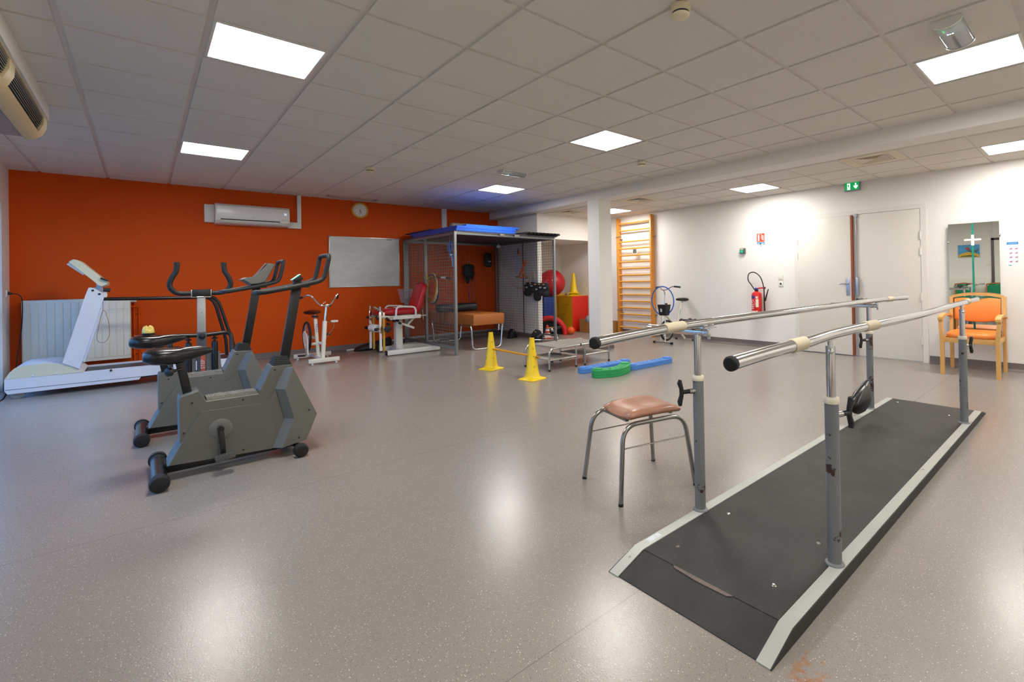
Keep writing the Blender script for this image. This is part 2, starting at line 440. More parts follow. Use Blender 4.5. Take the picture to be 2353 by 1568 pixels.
SV = [1.5, 5.05, 7.0]                            # air diffusers
holes2 = set((2, ycell(y)) for y in SL) | set((1, ycell(y)) for y in SV)
struct(tiled('ceiling_strip', ZS, xs2, ys2, holes2))

# ---------------------------------------------------------------- luminaires
LAMP = bpy.data.materials.new('lit diffuser'); LAMP.use_nodes = True
_b = LAMP.node_tree.nodes['Principled BSDF']; _b.inputs['Base Color'].default_value = (.9, .9, .9, 1)
_b.inputs['Emission Color'].default_value = (1.0, .955, .90, 1); _b.inputs['Emission Strength'].default_value = 40.0
def luminaire(x0, x1, y0, y1, z, label, grp):
    t = thing('ceiling_light', label, 'ceiling light', ((x0 + x1) / 2, (y0 + y1) / 2, z), 0, grp)
    m = MB(); e = .016
    for (a, b_, c, d) in ((x0, x1, y0, y0 + e), (x0, x1, y1 - e, y1), (x0, x0 + e, y0 + e, y1 - e), (x1 - e, x1, y0 + e, y1 - e)):
        m.box((a, c, z - .010), (b_, d, z + .02), .002)
    m.box((x0, y0, z + .02), (x1, y1, z + .05))
    m.build('frame', WPLAST, t)
    MB().box((x0 + e, y0 + e, z - .006), (x1 - e, y1 - e, z + .004)).build('diffuser', LAMP, t)
llab = {(1, 5): 'lit square ceiling panel nearest the top left, above the exercise bikes', (1, 10): 'lit square ceiling panel nearest the treadmill and the orange wall',
        (6, 5): 'lit square ceiling panel in the middle of the main ceiling', (7, 0): 'lit square ceiling panel beside the bulkhead emergency light, above the parallel bars',
        (7, 10): 'small far lit ceiling panel in front of the storage cage', (2, 0): 'lit ceiling panel above the camera', (1, -5): 'lit ceiling panel behind the camera at the left', (6, -5): 'lit ceiling panel behind the camera at the right'}
for (i, j) in LIGHTS:
    luminaire(.6 * i + .018, .6 * i + .582, .6 * j + .018, .6 * j + .582, ZC, llab[(i, j)], 'ceiling lights')
slab = ['lit ceiling panel on the low ceiling above the mirror', 'lit ceiling panel on the low ceiling above the fire extinguisher', 'lit ceiling panel on the low ceiling above the wall bars, half behind the pillar', 'lit ceiling panel on the low ceiling behind the camera']
for y, l in zip(SL, slab):
    j = ycell(y)
    luminaire(xs2[2] + .016, xs2[3] - .016, ys2[j] + .016, ys2[j + 1] - .016, ZS, l, 'ceiling lights')

# ================================================================ parallel bars
GPAINT = mat('chipped grey paint', '#74787b', 0.45, 0.1, vary=0.05, chips=('#3a2620', 0.605, 9))
GEDGE = mat('light grey painted steel', '#b3b6b0', 0.45, 0.05, vary=0.04, chips=('#5b4a42', 0.665, 11))
MATRIB = mat('worn ribbed rubber', '#2c2b29', 0.62, vary=0.25, scale=5, bump=0.3, bscale=400)
def rib_mat():
    m = bpy.data.materials.new('ribbed black rubber mat'); m.use_nodes = True; nt = m.node_tree; N = nt.nodes; L = nt.links; b = N['Principled BSDF']
    tc = N.new('ShaderNodeTexCoord'); n = N.new('ShaderNodeTexNoise'); n.inputs['Scale'].default_value = 3.5; n.inputs['Detail'].default_value = 8; n.inputs['Roughness'].default_value = .7
    L.new(tc.outputs['Object'], n.inputs['Vector'])
    r = N.new('ShaderNodeValToRGB'); e = r.color_ramp.elements; e[0].position = .35; e[0].color = rgb('#191918'); e[1].position = .72; e[1].color = rgb('#33322f'); L.new(n.outputs['Fac'], r.inputs['Fac'])
    n2 = N.new('ShaderNodeTexNoise'); n2.inputs['Scale'].default_value = 14; n2.inputs['Detail'].default_value = 9; n2.inputs['Roughness'].default_value = .75; L.new(tc.outputs['Object'], n2.inputs['Vector'])
    r2 = N.new('ShaderNodeValToRGB'); r2.color_ramp.elements[0].position = .64; r2.color_ramp.elements[1].position = .74; L.new(n2.outputs['Fac'], r2.inputs['Fac'])
    x = N.new('ShaderNodeMix'); x.data_type = 'RGBA'; L.new(r2.outputs['Color'], x.inputs[0]); L.new(r.outputs['Color'], x.inputs[6]); x.inputs[7].default_value = rgb('#524f47'); L.new(x.outputs[2], b.inputs['Base Color'])
    b.inputs['Roughness'].default_value = .55
    wv = N.new('ShaderNodeTexWave'); wv.wave_type = 'BANDS'; wv.bands_direction = 'Y'; wv.inputs['Scale'].default_value = 60; L.new(tc.outputs['Object'], wv.inputs['Vector'])
    bp = N.new('ShaderNodeBump'); bp.inputs['Strength'].default_value = .5; bp.inputs['Distance'].default_value = .001; L.new(wv.outputs['Fac'], bp.inputs['Height']); L.new(bp.outputs['Normal'], b.inputs['Normal'])
    return m
RIB = rib_mat()
TAPE = mat('beige cloth tape', '#c9bfa5', 0.7, vary=0.06, scale=30, bump=0.4, bscale=60)
NYLON = mat('ivory nylon', '#ddd8c2', 0.5, vary=0.02)
CHIP = mat('bare rusty patch', '#6e625c', 0.6, vary=0.2, scale=30)
pb = thing('parallel_bars', 'pair of chromed walking parallel bars on a low black rubber platform', 'parallel bars', (3.5, .73, 0))
Y0, Y1, PZ = .385, 1.065, .05
side = [(1.66, 0), (1.66, .004), (1.81, PZ), (5.19, PZ), (5.35, .004), (5.35, 0)]
side2 = [(x, z - (.003 if z > .01 else 0)) for x, z in side]
for a, c, d in ((Y0, Y0 + .004, Y0 + .05), (Y1, Y1 - .004, Y1 - .05)):
    MB().prism(side2, 'y', a, c).build('dark_side', mat('dark rubber side', '#2c2927', .6, vary=.15), pb)
    MB().prism(side, 'y', c, d).build('side_rail', GEDGE, pb)
inn = [(1.665, 0), (1.665, .003), (1.812, PZ - .003), (1.812, 0)]
MB().prism(inn, 'y', Y0 + .05, Y1 - .05).build('ramp', RIB, pb)
MB().prism([(5.345, 0), (5.345, .003), (5.192, PZ - .003), (5.192, 0)], 'y', Y0 + .05, Y1 - .05).build('ramp', RIB, pb)
MB().box((1.814, Y0 + .052, 0), (5.19, Y1 - .052, PZ - .002)).build('walking_mat', RIB, pb)
b = MB()
for (x, y) in ((1.93, .93), (1.97, .53), (2.32, .93), (2.36, .53), (5.08, .95), (4.9, .55)):
    MB().lathe([(.001, .0025), (.007, .002), (.009, 0)], (x, y, PZ - .002), seg=12).build('screw', CHROME, pb)
MB().add([(1.800, .62, PZ - .004), (1.812, .60, PZ), (1.812, .86, PZ), (1.803, .85, PZ - .003), (1.797, .74, PZ - .0055)], [(0, 1, 2, 3, 4)]).build('worn_strip', CHIP, pb)
b = MB().box((1.87, 1.028, PZ), (1.95, 1.055, PZ + .0006)); b.build('sticker', mat('worn paper sticker', '#cfd8dd', .6, vary=.3, scale=60), pb)
for (x, y, s, lab) in ((2.258, .427, -1, 0), (2.262, 1.045, 1, 0), (4.738, .427, -1, 0), (4.70, 1.045, 1, 0)):
    m = MB().lathe([(.036, PZ - .001), (.034, PZ + .004), (.0255, PZ + .009), (.0255, .675)], (x, y, 0), seg=28)
    po = m.build('post', GPAINT, pb)
    MB().lathe([(.0275, .668), (.0285, .672), (.0285, .688), (.026, .692), (.018, .692)], (x, y, 0), seg=28).build('collar', NYLON, po)
    m = MB().lathe([(.0175, .69), (.0175, .89)], (x, y, 0), seg=24)
    for zz in (.73, .79, .85): m.lathe([(.0178, zz - .0012), (.0178, zz + .0012)], (x, y, 0), seg=24)
    if s > 0:
        m.tube([(x, y - .035, .902), (x, y + .30, .902)], .0185, 18)
    MB.build(m, 'chrome_tube', CHROME, po)
    # clamping knob with a wing handle, pointing away along the bars' inner/outer side
    k = MB()
    d = V((.93, -.36, 0)) if s < 0 else V((-.93, .36, 0)); zc = .62; c = V((x, y, zc))
    st = MB().tube([c + d * .02, c + d * .052], .0125, 14)
    st.build('boss', STEEL, po)
    k.tube([c + d * .052, c + d * .088], .0105, 12)
    pr = [V((0, 0, -.062)), V((0, 0, -.045)), V((0, 0, -.015)), V((0, 0, .015)), V((0, 0, .045)), V((0, 0, .06))]
    off = [.010, .012, .002, .002, .012, .008]; rr = [.009, .0125, .0105, .0105, .0125, .008]
    k.tube([c + d * (.092 + o) + p for p, o in zip(pr, off)], rr, 12)
    k.build('wing_knob', BLACK, po)
    if s < 0:
        m = MB().tube([(x, y, .885), (x, y, .915)], .010, 12).obox((x, y, .914), (.09, .022, .006), bev=.002)
        m.tube([(x - .026, y - .012, .872), (x + .026, y + .012, .872)], .0085, 8)
        m.ball((x + .034, y + .016, .872), .0085, 10, 6).ball((x - .031, y - .014, .872), .010, 10, 6)
        m.build('bar_mount', CHROME, po)
    else:
        m = MB().tube([(x, y - .035, .902), (x, y - .062, .902)], .0165, 16).obox((x, y - .066, .897), (.012, .012, .055), bev=.003).obox((x, y - .066, .926), (.10, .022, .007), bev=.002)
        m.tube([(x - .016, y - .055, .902), (x + .016, y - .055, .902)], .007, 8)
        m.build('bar_mount', CHROME, po)
        m = MB().tube([(x, y + .05, .918), (x, y + .05, .945)], .010, 10)
        for a in range(4):
            q = V((math.cos(a * PI / 2 + .4), math.sin(a * PI / 2 + .4), 0))
            m.tube([V((x, y + .05, .95)), V((x, y + .05, .95)) + q * .034], [.009, .0095], 10).ball(V((x, y + .05, .95)) + q * .034, .0125, 10, 6)
        m.build('star_knob', BLACK, po)
RB = [(1.455, .377, .933), (1.68, .392, .933), (2.0, .404, .933), (2.26, .424, .933), (2.5, .425, .933), (2.82, .412, .933), (3.34, .404, .933), (3.86, .412, .933), (4.74, .436, .933), (5.42, .437, .936)]
LB = [(1.418, .866, .95), (1.657, .918, .95), (1.975, .968, .95), (2.2, .985, .95), (2.58, .992, .95), (3.04, .984, .95), (3.6, .982, .95), (4.15, .981, .95), (4.66, .978, .95), (5.24, .905, .95)]
for P, tp in ((RB, [(1.86, 1.97), (2.62, 2.76), (4.95, 5.05)]), (LB, [(1.90, 2.06), (4.86, 4.96)])):
    S = spline(P, 10)
    ba = MB().tube(S, .0195, 22).build('handrail', CHROME, pb)
    e = S[0]; d = (S[1] - S[0]).normalized()
    MB().tube([e + d * .012, e - d * .001, e - d * .005], [.0205, .0205, .016], 22).build('end_cap', RUBBER, ba)
    for a, q in tp:
        seg = [p for p in S if a - .02 <= p.x <= q + .02]
        m = MB(); L0 = seg[0].lerp(seg[-1], .08); L1 = seg[0].lerp(seg[-1], .92)
        n = 26; pts = []; rad = []
        for i in range(n + 1):
            pts.append(L0.lerp(L1, i / n)); rad.append(.0222 + .0007 * (i % 2) - (.001 if i in (0, n) else 0))
        # follow the bar
        def onbar(x):
            for u, w_ in zip(S, S[1:]):
                if u.x <= x <= w_.x: return u.lerp(w_, (x - u.x) / (w_.x - u.x))
            return S[-1]
        pts = [onbar(a + (q - a) * i / n) for i in range(n + 1)]
        m.tube(pts, rad, 22).build('tape_wrap', TAPE, ba)

# black vinyl bag leaning on the far left post
t = thing('ball_bag', 'black leather pouch leaning on the far left post of the parallel bars', 'bag', (4.45, 1.0, PZ))
ol = [(4.427,0.337),(4.368,0.321),(4.288,0.307),(4.209,0.288),(4.133,0.258),(4.083,0.231),(4.068,0.202),(4.083,0.165),(4.140,0.135),(4.214,0.112),(4.291,0.110),(4.372,0.129),(4.423,0.158),(4.446,0.179),(4.441,0.225),(4.450,0.268),(4.441,0.310)]
cx_ = sum(p[0] for p in ol) / len(ol); cz_ = sum(p[1] for p in ol) / len(ol); zlow = min(p[1] for p in ol)
def pouch(k, y): return [(cx_ + (x - cx_) * k, y, max(PZ + .001, cz_ + (z - cz_) * k)) for x, z in ol]
MB().loft([pouch(.25, .935), pouch(.6, .942), pouch(.86, .957), pouch(.97, .975), pouch(1, .985), pouch(.97, .995), pouch(.8, 1.012), pouch(.4, 1.02)]).build('bag', BLEATHER, t, sharp=60)
MB().tube(spline([(4.295,0.945,0.353),(4.265,0.945,0.317),(4.217,0.945,0.293),(4.168,0.945,0.259),(4.114,0.945,0.234),(4.098,0.945,0.219)], 5), .0028, 6).build('zip', mat('dark grey zip', '#4a4a4c', .5), t)
MB().ring((4.004,0.970,0.188), .015, .002, (.3, 1, .2), 16, 5).build('loop', BLACK, t)

# ================================================================ stool
SKIN = mat('tan vinyl seat', '#a67861', 0.30, vary=0.12, scale=5, bump=0.1, bscale=120)
CHR2 = mat('dulled chrome', '#9b9a97', 0.22, 1.0, vary=0.06)
t = thing('stool', 'chrome legged stool with a padded tan vinyl seat', 'stool', (2.37, 1.52, 0))
feet = [V((2.19, 1.80, 0)), V((2.091, 1.411, 0)), V((2.565, 1.288, 0)), V((2.678, 1.689, 0))]   # far left, near left, near right, far right
cen = sum(feet, V()) / 4
def up(f, k, z): return V((cen.x + (f.x - cen.x) * k, cen.y + (f.y - cen.y) * k, z))
def seat_pt(u, v, z):
    a = [up(f, .745, 0) + V((.012, -.02, 0)) for f in feet]
    return a[0] * (1 - u) * (1 - v) + a[1] * (1 - u) * v + a[2] * u * v + a[3] * u * (1 - v) + V((0, 0, z))
n = 14; top = []; bot = []
for i in range(n + 1):
    for j in range(n + 1):
        uu, vv = i / n, j / n
        e = (1 - abs(2 * uu - 1) ** 6) * (1 - abs(2 * vv - 1) ** 6)
        cu, cv = (2 * uu - 1), (2 * vv - 1)
        su = .5 + cu * .5 * math.sqrt(max(0, 1 - cv * cv * .12)); sv = .5 + cv * .5 * math.sqrt(max(0, 1 - cu * cu * .12))
        saddle = .012 * (cv * cv) - .020 * (1 - abs(cu)) * (1 - cv * cv)+ .012 * (1-cu*cu)
        top.append(seat_pt(su, sv, .421 + .030 * e ** .5 + saddle - .004)); bot.append(seat_pt(.5 + (su - .5) * .97, .5 + (sv - .5) * .97, .409 - .004 + saddle * .6))
k = n + 1; vs = top + bot; fs = []
for i in range(n):
    for j in range(n):
        a = i * k + j; fs.append((a, a + 1, a + k + 1, a + k)); o = k * k; fs.append((o + a, o + a + k, o + a + k + 1, o + a + 1))
bd = [i * k for i in range(n)] + [n * k + j for j in range(n)] + [i * k + n for i in range(n, 0, -1)] + [j for j in range(n, 0, -1)]
for a, c in zip(bd, bd[1:] + bd[:1]): fs.append((a, c, k * k + c, k * k + a))
MB().add(vs, fs).build('seat', SKIN, t, sharp=70)
# two inverted U legs, each from a left foot to a right foot
for (a, c) in ((0, 3), (1, 2)):
    P = [feet[a], up(feet[a], .82, .392), up(feet[c], .82, .392), feet[c]]
    F = fillet(P, .09, 8)
    mid = len(F) // 2
    h1 = MB().tube(F[:mid + 1], .0125, 14); h1.build('leg', CHR2, t)
    h2 = MB().tube(F[mid:], .0125, 14); h2.build('leg', CHR2, t)
    MB().tube([up(feet[a], .872, .275), up(feet[c], .872, .275)], .004, 8).build('stretcher', CHR2, t)
for f in feet: MB().cyl(f, f + V((0, 0, .014)), .0135).build('foot_cap', BLACK, t)
for a, c in ((0, 1), (3, 2)): MB().bar(up(feet[a], .60, .402), up(feet[c], .60, .402), .02, .012).build('seat_frame', CHR2, t)

# ================================================================ double door
W = XR
DOORP = mat('off white door paint', '#dedad1', 0.4, vary=0.012, scale=2)
FRAMEP = mat('white frame paint', '#e2dfd8', 0.4, vary=0.01)
REDW = mat('red brown door edge', '#8e4527', 0.5, vary=0.1)
ALUM = mat('satin aluminium', '#b3b8bf', 0.3, 0.8, vary=0.03)
dr = MB()
for (y0, y1, z0, z1) in ((1.272, 1.335, 0, 2.012), (2.945, 3.005, 0, 2.012), (1.272, 3.005, 2.012, 2.068)):
    dr.box((W - .018, y0, z0), (W + .02, y1, z1), .0)
d = struct(dr.build('door_1', FRAMEP))
lf = MB().box((W - .012, 1.338, .012), (W + .01, 2.148, 2.008), .002).build('leaf', DOORP, d)
l2 = MB().box((W - .042, 2.178, .012), (W - .012, 2.942, 2.008), .002).build('leaf', DOORP, d)
MB().box((W - .046, 2.150, .012), (W - .016, 2.1785, 2.0), .001).build('leaf_edge', REDW, d)
for z in (1.66, 1.45, .85, .28):
    MB().cyl((W - .022, 1.338, z - .05), (W - .022, 1.338, z + .05), .010, seg=12).box((W - .022, 1.325, z - .045), (W - .012, 1.352, z + .045)).build('hinge', FRAMEP, d)
    MB().cyl((W - .046, 2.944, z - .05), (W - .046, 2.944, z + .05), .008, seg=12).build('hinge', FRAMEP, d)
# espagnolette rod and latch on the fixed leaf
b = MB().cyl((W - .03, 2.115, .02), (W - .03, 2.115, 1.985), .007).box((W - .034, 2.09, 1.97), (W - .010, 2.135, 2.02), .004)
b.box((W - .052, 2.085, .86), (W - .012, 2.122, 1.12), .010).cyl((W - .03, 2.115, .12), (W - .03, 2.115, .2), .011).cyl((W - .03, 2.115, 1.78), (W - .03, 2.115, 1.9), .010)
b.build('bolt_rod', ALUM, d)
b = MB().box((W - .048, 2.20, .86), (W - .042, 2.245, 1.11), .002)
b.tube([(W - .045, 2.222, 1.03), (W - .09, 2.222, 1.03), (W - .095, 2.235, 1.03), (W - .095, 2.33, 1.03)], .0095, 10)
b.cyl((W - .042, 2.222, .935), (W - .055, 2.222, .935), .011)
b.build('door_handle', ALUM, d)
MB().box((W - .0435, 2.146, .85), (W - .0165, 2.1482, 1.1)).build('lock_plate', ALUM, d)

# ================================================================ wall things on the white wall
t = thing('exit_sign', 'green lit emergency exit sign with running figure and down arrow above the door', 'exit sign', (W, 2.14, 2.36))
MB().box((W - .045, 2.04, 2.352), (W, 2.245, 2.478), .006).build('housing', mat('grey plastic housing', '#8d9296', .5), t)
GREEN = mat('lit green sign', '#0a8a4c', .4, emit=('#069a50', .8)); LITW = mat('lit white pictogram', '#f2fff6', .4, emit=('#eafff0', 1.6))
MB().box((W - .0475, 2.05, 2.362), (W - .044, 2.236, 2.468)).build('panel', GREEN, t)
b = MB(); x = W - .0485; z = 2.415
b.prism([(2.205, 2.37), (2.205, 2.458), (2.165, 2.458), (2.165, 2.37)], 'x', x, x - .0004)
b.m(1); x2 = x - .0006
for p in ([(2.188, 2.45), (2.196, 2.45), (2.196, 2.442), (2.188, 2.442)], [(2.198, 2.44), (2.183, 2.438), (2.176, 2.418), (2.186, 2.414), (2.195, 2.42)], [(2.186, 2.416), (2.176, 2.414), (2.17, 2.395), (2.158, 2.392), (2.158, 2.386), (2.174, 2.388), (2.184, 2.405)], [(2.192, 2.418), (2.186, 2.41), (2.195, 2.392), (2.208, 2.376), (2.212, 2.38), (2.201, 2.396)], [(2.183, 2.437), (2.168, 2.428), (2.17, 2.423), (2.184, 2.43)], [(2.197, 2.438), (2.209, 2.42), (2.205, 2.418), (2.193, 2.432)]):
    b.prism(p, 'x', x2, x2 - .0006)
b.build('running_man', [LITW, GREEN], t)
MB().prism([(2.10, 2.455), (2.085, 2.455), (2.085, 2.412), (2.066, 2.425), (2.066, 2.405), (2.0925, 2.375), (2.119, 2.405), (2.119, 2.425), (2.10, 2.412)], 'x', x, x - .001).build('arrow', LITW, t)

t = thing('mirror', 'frameless wall mirror with a green tape cross behind the orange armchair', 'mirror', (W - .026, .79, 1.07), 0, None, True)
t.rotation_euler = (0, .004, .055)
MIR = mat('mirror silver', '#eef2ef', 0.0, 1.0, vary=0)
MB().box((-.003, -.245, -.69), (.003, .245, .695)).build('glass', MIR, t)
GTAPE = mat('green tape', '#0f8a72', .45, vary=.03); WTAPE = mat('white tape', '#eceee8', .6)
b = MB().box((-.0045, -.006, -.68), (-.0032, .015, .685)).box((-.0048, -.242, -.218), (-.0034, .235, -.204)); b.build('green_tape', GTAPE, t)
b = MB().box((-.0058, -.010, .42), (-.0046, .020, .55)).obox((-.0055, .005, .49), (.0012, .165, .022)); b.build('white_tape', WTAPE, t)
for (y, z) in ((.25, .47), (-.25, .53), (.25, -.51), (-.25, -.51)): MB().lathe([(.001, .014), (.010, .012), (.012, 0)], (.002, y, z), (-1, 0, 0), 14).build('clip', CHROME, t)
t = thing('poster', 'small white instruction poster with a blue header right of the mirror', 'poster', (W, .43, 1.2))
MB().box((W - .0015, .376, 1.222), (W - .0003, .484, 1.510)).build('sheet', mat('poster paper', '#eeeceb', .5, vary=0), t)
b = MB().box((W - .0022, .378, 1.478), (W - .0016, .482, 1.508)); b.build('header', mat('blue print', '#2f87c8', .5), t)
b = MB(); c2 = MB()
for r in range(4):
    for c in (0, 1):
        y0 = .448 - c * .05; z0 = 1.432 - r * .05
        b = MB(); b.m((r + c) % 2).prism([(y0 + .014, z0 - .012), (y0 - .016, z0 - .012), (y0 - .016, z0 + .014)], 'x', W - .0016, W - .0021)
        b.m(2).prism([(y0 + .012, z0 - .010), (y0 - .004, z0 - .010), (y0 - .010, z0 + .004), (y0 + .004, z0 + .004)], 'x', W - .0021, W - .0025)
        b.build('picture', [mat('pale blue print', '#8fa9c8', .6), mat('grey blue print', '#9aa5bd', .6), mat('pink print', '#c76a76', .6)], t)
MB().box((W - .0021, .44, 1.232), (W - .0016, .468, 1.240)).build('mark', GTAPE, t)
text('HYGIENE DES MAINS', .0085, (W - .0023, .430, 1.493), (PI / 2, 0, -PI / 2), WHITE, t, 'lettering', .0002)

t = thing('light_switch', 'white light switch left of the double door', 'light switch', (W, 3.24, 1.11))
MB().box((W - .011, 3.20, 1.095), (W, 3.28, 1.178), .003).build('plate', WHITE2, t); MB().box((W - .0145, 3.217, 1.113), (W - .010, 3.263, 1.16), .002).build('rocker', WHITE2, t)
t = thing('wall_socket', 'white wall socket under the light switch', 'socket', (W, 3.24, .995))
MB().box((W - .011, 3.198, .992), (W, 3.278, 1.075), .003).build('plate', WHITE2, t)
MB().lathe([(.020, 0), (.021, .004), (.016, .004), (.015, .001)], (W - .010, 3.238, 1.033), (-1, 0, 0), 20).build('outlet', WHITE2, t)
MB().cyl((W - .0105, 3.242, 1.045), (W - .0155, 3.242, 1.045), .003, seg=8).build('pin', STEEL, t)

t = thing('emergency_switch', 'small green emergency push box on the white wall beside the fire sign', 'call point', (W, 3.88, 1.53))
MB().box((W - .055, 3.84, 1.545), (W, 3.925, 1.635), .006).build('housing', mat('dark green housing', '#4c5652', .5), t)
MB().box((W - .0575, 3.862, 1.557), (W - .054, 3.912, 1.604)).build('button', mat('green button', '#1fae82', .4, emit=('#12a878', .35)), t)
MB().box((W - .0575, 3.855, 1.612), (W - .054, 3.915, 1.628)).build('label_strip', mat('cream label', '#d7d2ae', .6), t)

t = thing('fire_sign', 'red fire extinguisher sign with a blue strip above the extinguisher', 'sign', (W, 3.57, 1.65))
MB().box((W - .002, 3.498, 1.63), (W - .0003, 3.638, 1.862)).build('panel', mat('sign white', '#eceae2', .5, vary=0), t)
SRED = mat('sign red', '#e2442b', .5, vary=0); SBLU = mat('sign blue', '#2b86c2', .5, vary=0)
b = MB().box((W - .0026, 3.500, 1.722), (W - .0021, 3.636, 1.860)); b.build('red_field', SRED, t)
b = MB().box((W - .0026, 3.500, 1.676), (W - .0021, 3.636, 1.716)).m(1).box((W - .003, 3.515, 1.682), (W - .0026, 3.556, 1.70)).box((W - .003, 3.59, 1.682), (W - .0026, 3.63, 1.698)).m(2).box((W - .003, 3.565, 1.68), (W - .0026, 3.572, 1.71)).m(3).box((W - .0026, 3.560, 1.652), (W - .0021, 3.574, 1.668))
b.build('blue_strip', [SBLU, WHITE2, BLACK, SRED], t)
b = MB(); xx = W - .0027
b.prism([(3.617, 1.735), (3.588, 1.735), (3.588, 1.826), (3.595, 1.836), (3.610, 1.836), (3.617, 1.826)], 'x', xx, xx - .0005).prism([(3.600, 1.836), (3.606, 1.836), (3.606, 1.848), (3.58, 1.85), (3.58, 1.844), (3.60, 1.842)], 'x', xx, xx - .0005)
b.tube([(xx, 3.604, 1.846), (xx, 3.622, 1.842), (xx, 3.628, 1.826)], .002, 6)
for i, (dy, dz) in enumerate(((0, 0), (0, .032), (0, .064))):
    q = [(3.512, 1.742), (3.530, 1.748), (3.55, 1.768), (3.565, 1.790), (3.556, 1.790), (3.54, 1.772), (3.52, 1.762), (3.510, 1.758)]
    b.prism([(a + dy, c + dz * .92) for a, c in q], 'x', xx, xx - .0005)
b.build('pictogram', WHITE2, t)

t = thing('fire_extinguisher', 'red fire extinguisher hung on the white wall', 'fire extinguisher', (W - .1, 3.6, .535))
ey, ex = 3.605, W - .105
EXR = mat('extinguisher red', '#cf1f1f', .28, vary=.03)
MB().lathe([(.070, .545), (.078, .55), (.080, .56), (.080, .85), (.072, .885), (.045, .905), (.022, .912), (.022, .925)], (ex, ey, 0), seg=32).build('cylinder', EXR, t)
MB().lathe([(.072, .535), (.076, .54), (.076, .556)], (ex, ey, 0), seg=32).build('base_ring', BLACK, t)
MB().lathe([(.026, .915), (.030, .922), (.030, .945), (.02, .955)], (ex, ey, 0), seg=18).build('valve', BLACK, t)
MB().bar((ex, ey + .02, .955), (ex - .01, ey - .14, .975), .026, .022, bev=.006).build('grip', EXR, t)
MB().obox((ex - .01, ey - .005, .955), (.03, .05, .028), (.3, 0, 0), .006).build('seal', mat('blue tag', '#2c4fae', .5), t)
b = MB().box((ex - .02, ey - .155, .953), (ex + .01, ey - .125, .985), .004); b.build('trigger', BLACK, t)
hs = spline([(ex, ey + .035, .94), (ex, ey + .09, 1.02), (ex, ey + .145, 1.10), (ex, ey + .13, 1.20), (ex, ey + .04, 1.225), (ex, ey - .06, 1.16), (ex, ey - .11, 1.05), (ex + .005, ey - .125, .95)], 8)
MB().tube(hs, .0085, 10).build('hose', RUBBER, t)
b = MB().tube([(ex + .01, ey - .125, .95), (ex + .02, ey - .125, .56)], [.009, .014], 10).tube([(ex + .02, ey - .135, .76), (ex - .01, ey - .21, .95)], [.014, .008], 8).box((ex - .02, ey - .16, .552), (ex + .05, ey - .10, .562))
b.build('nozzle', RUBBER, t)
def wrap(y0, y1, z0, z1, r=.0806, n=6):
    """a patch of label on the cylinder, by angle seen from the room"""
    a = [y0 + (y1 - y0) * i / n for i in range(n + 1)]
    P = [[(ex - r * math.cos(q), ey + r * math.sin(q), z) for q in a] for z in (z0, z1)]
    return MB().loft(P, closed=False, cap=False)
lb = MB()
for (a0, a1, z0, z1, k) in ((1.15, -.1, .80, .845, 1), (1.1, .75, .808, .84, 0), (-.3, -.75, .80, .835, 2), (-.3, -.85, .66, .79, 2), (1.1, .2, .775, .779, 0), (1.0, .5, .755, .768, 0), (1.05, .35, .73, .745, 0), (1.05, .1, .70, .712, 0), (1.05, .75, .655, .685, 0), (.55, .25, .655, .688, 0), (1.1, .1, .63, .642, 0), (1.15, -.25, .572, .60, 0), (-.35, -.65, .565, .605, 2)):
    lb.m(k); q = wrap(a0, a1, z0, z1, .0807 if k == 1 else .0811); lb.add(q.v, q.f)
lb.build('label', [mat('label print white', '#e8d8d4', .5), mat('label blue', '#2a3f93', .4), mat('label cream', '#e6ddc6', .5)], t, sharp=60)
q = []
for i in range(15):
    a = 1.0 - 1.55 * i / 14; q.append((a, .70 + .085 * math.sin(PI * .5 - PI * i / 14)))
MB().tube([(ex - .0812 * math.cos(.35 - .5 * math.sin(PI * i / 14)), ey + .0812 * math.sin(.35 - .5 * math.sin(PI * i / 14)), .775 - .13 * i / 14) for i in range(15)], .0022, 5).build('label_curve', MATS['label print white'], t)

# ================================================================ wall bars
t = thing('wall_bars', 'tall wooden wall bars with round rungs on the white wall', 'wall bars', (W - .06, 6.28, 0))
ya, yb = 5.825, 6.735
WB = mat('orange varnished pine', '#d08a34', 0.38, vary=0.14, scale=16)
for y in (ya, yb):
    MB().box((W - .125, y - .02, .0), (W - .02, y + .02, 2.42), .005).build('upright', WB, t)
zs_ = [2.30, 2.15, 1.92, 1.775, 1.635, 1.50, 1.365, 1.23, 1.095, .96, .825, .69, .555, .42, .285, .15]
for z in zs_:
    q = [((W - .085), ya + (yb - ya) * i / 8, z) for i in range(9)]
    MB().tube(q, [.0155, .0155, .016, .017, .0175, .017, .016, .0155, .0155], 12).build('rung', WOOD, t)
for y in (ya, yb):
    for z in (2.0, .45): MB().box((W - .06, y - .05, z - .02), (W - .001, y + .05, z - .012)).build('bracket', GALV, t)
for z, nm in ((2.03, 'upper'), (.50, 'lower')):
    k = thing('clamp', 'small metal clamp on the %s end of the left upright of the wall bars' % nm, 'clamp', (W - .11, 6.72, z), group='clamps on the wall bars')
    b = MB().box((W - .14, 6.62, z - .008), (W - .126, 6.755, z + .008), .003).box((W - .15, 6.60, z - .012), (W - .12, 6.64, z + .004), .003)
    b.build('jaw', STEEL if nm == 'upper' else GALV, k)
k = thing('photo_card', 'small photo card fixed between two rungs of the wall bars', 'card', (W - .09, 6.24, 1.66))
MB().box((W - .107, 6.195, 1.655), (W - .105, 6.315, 1.755)).build('card', mat('white card', '#e6e3dc', .5), k)
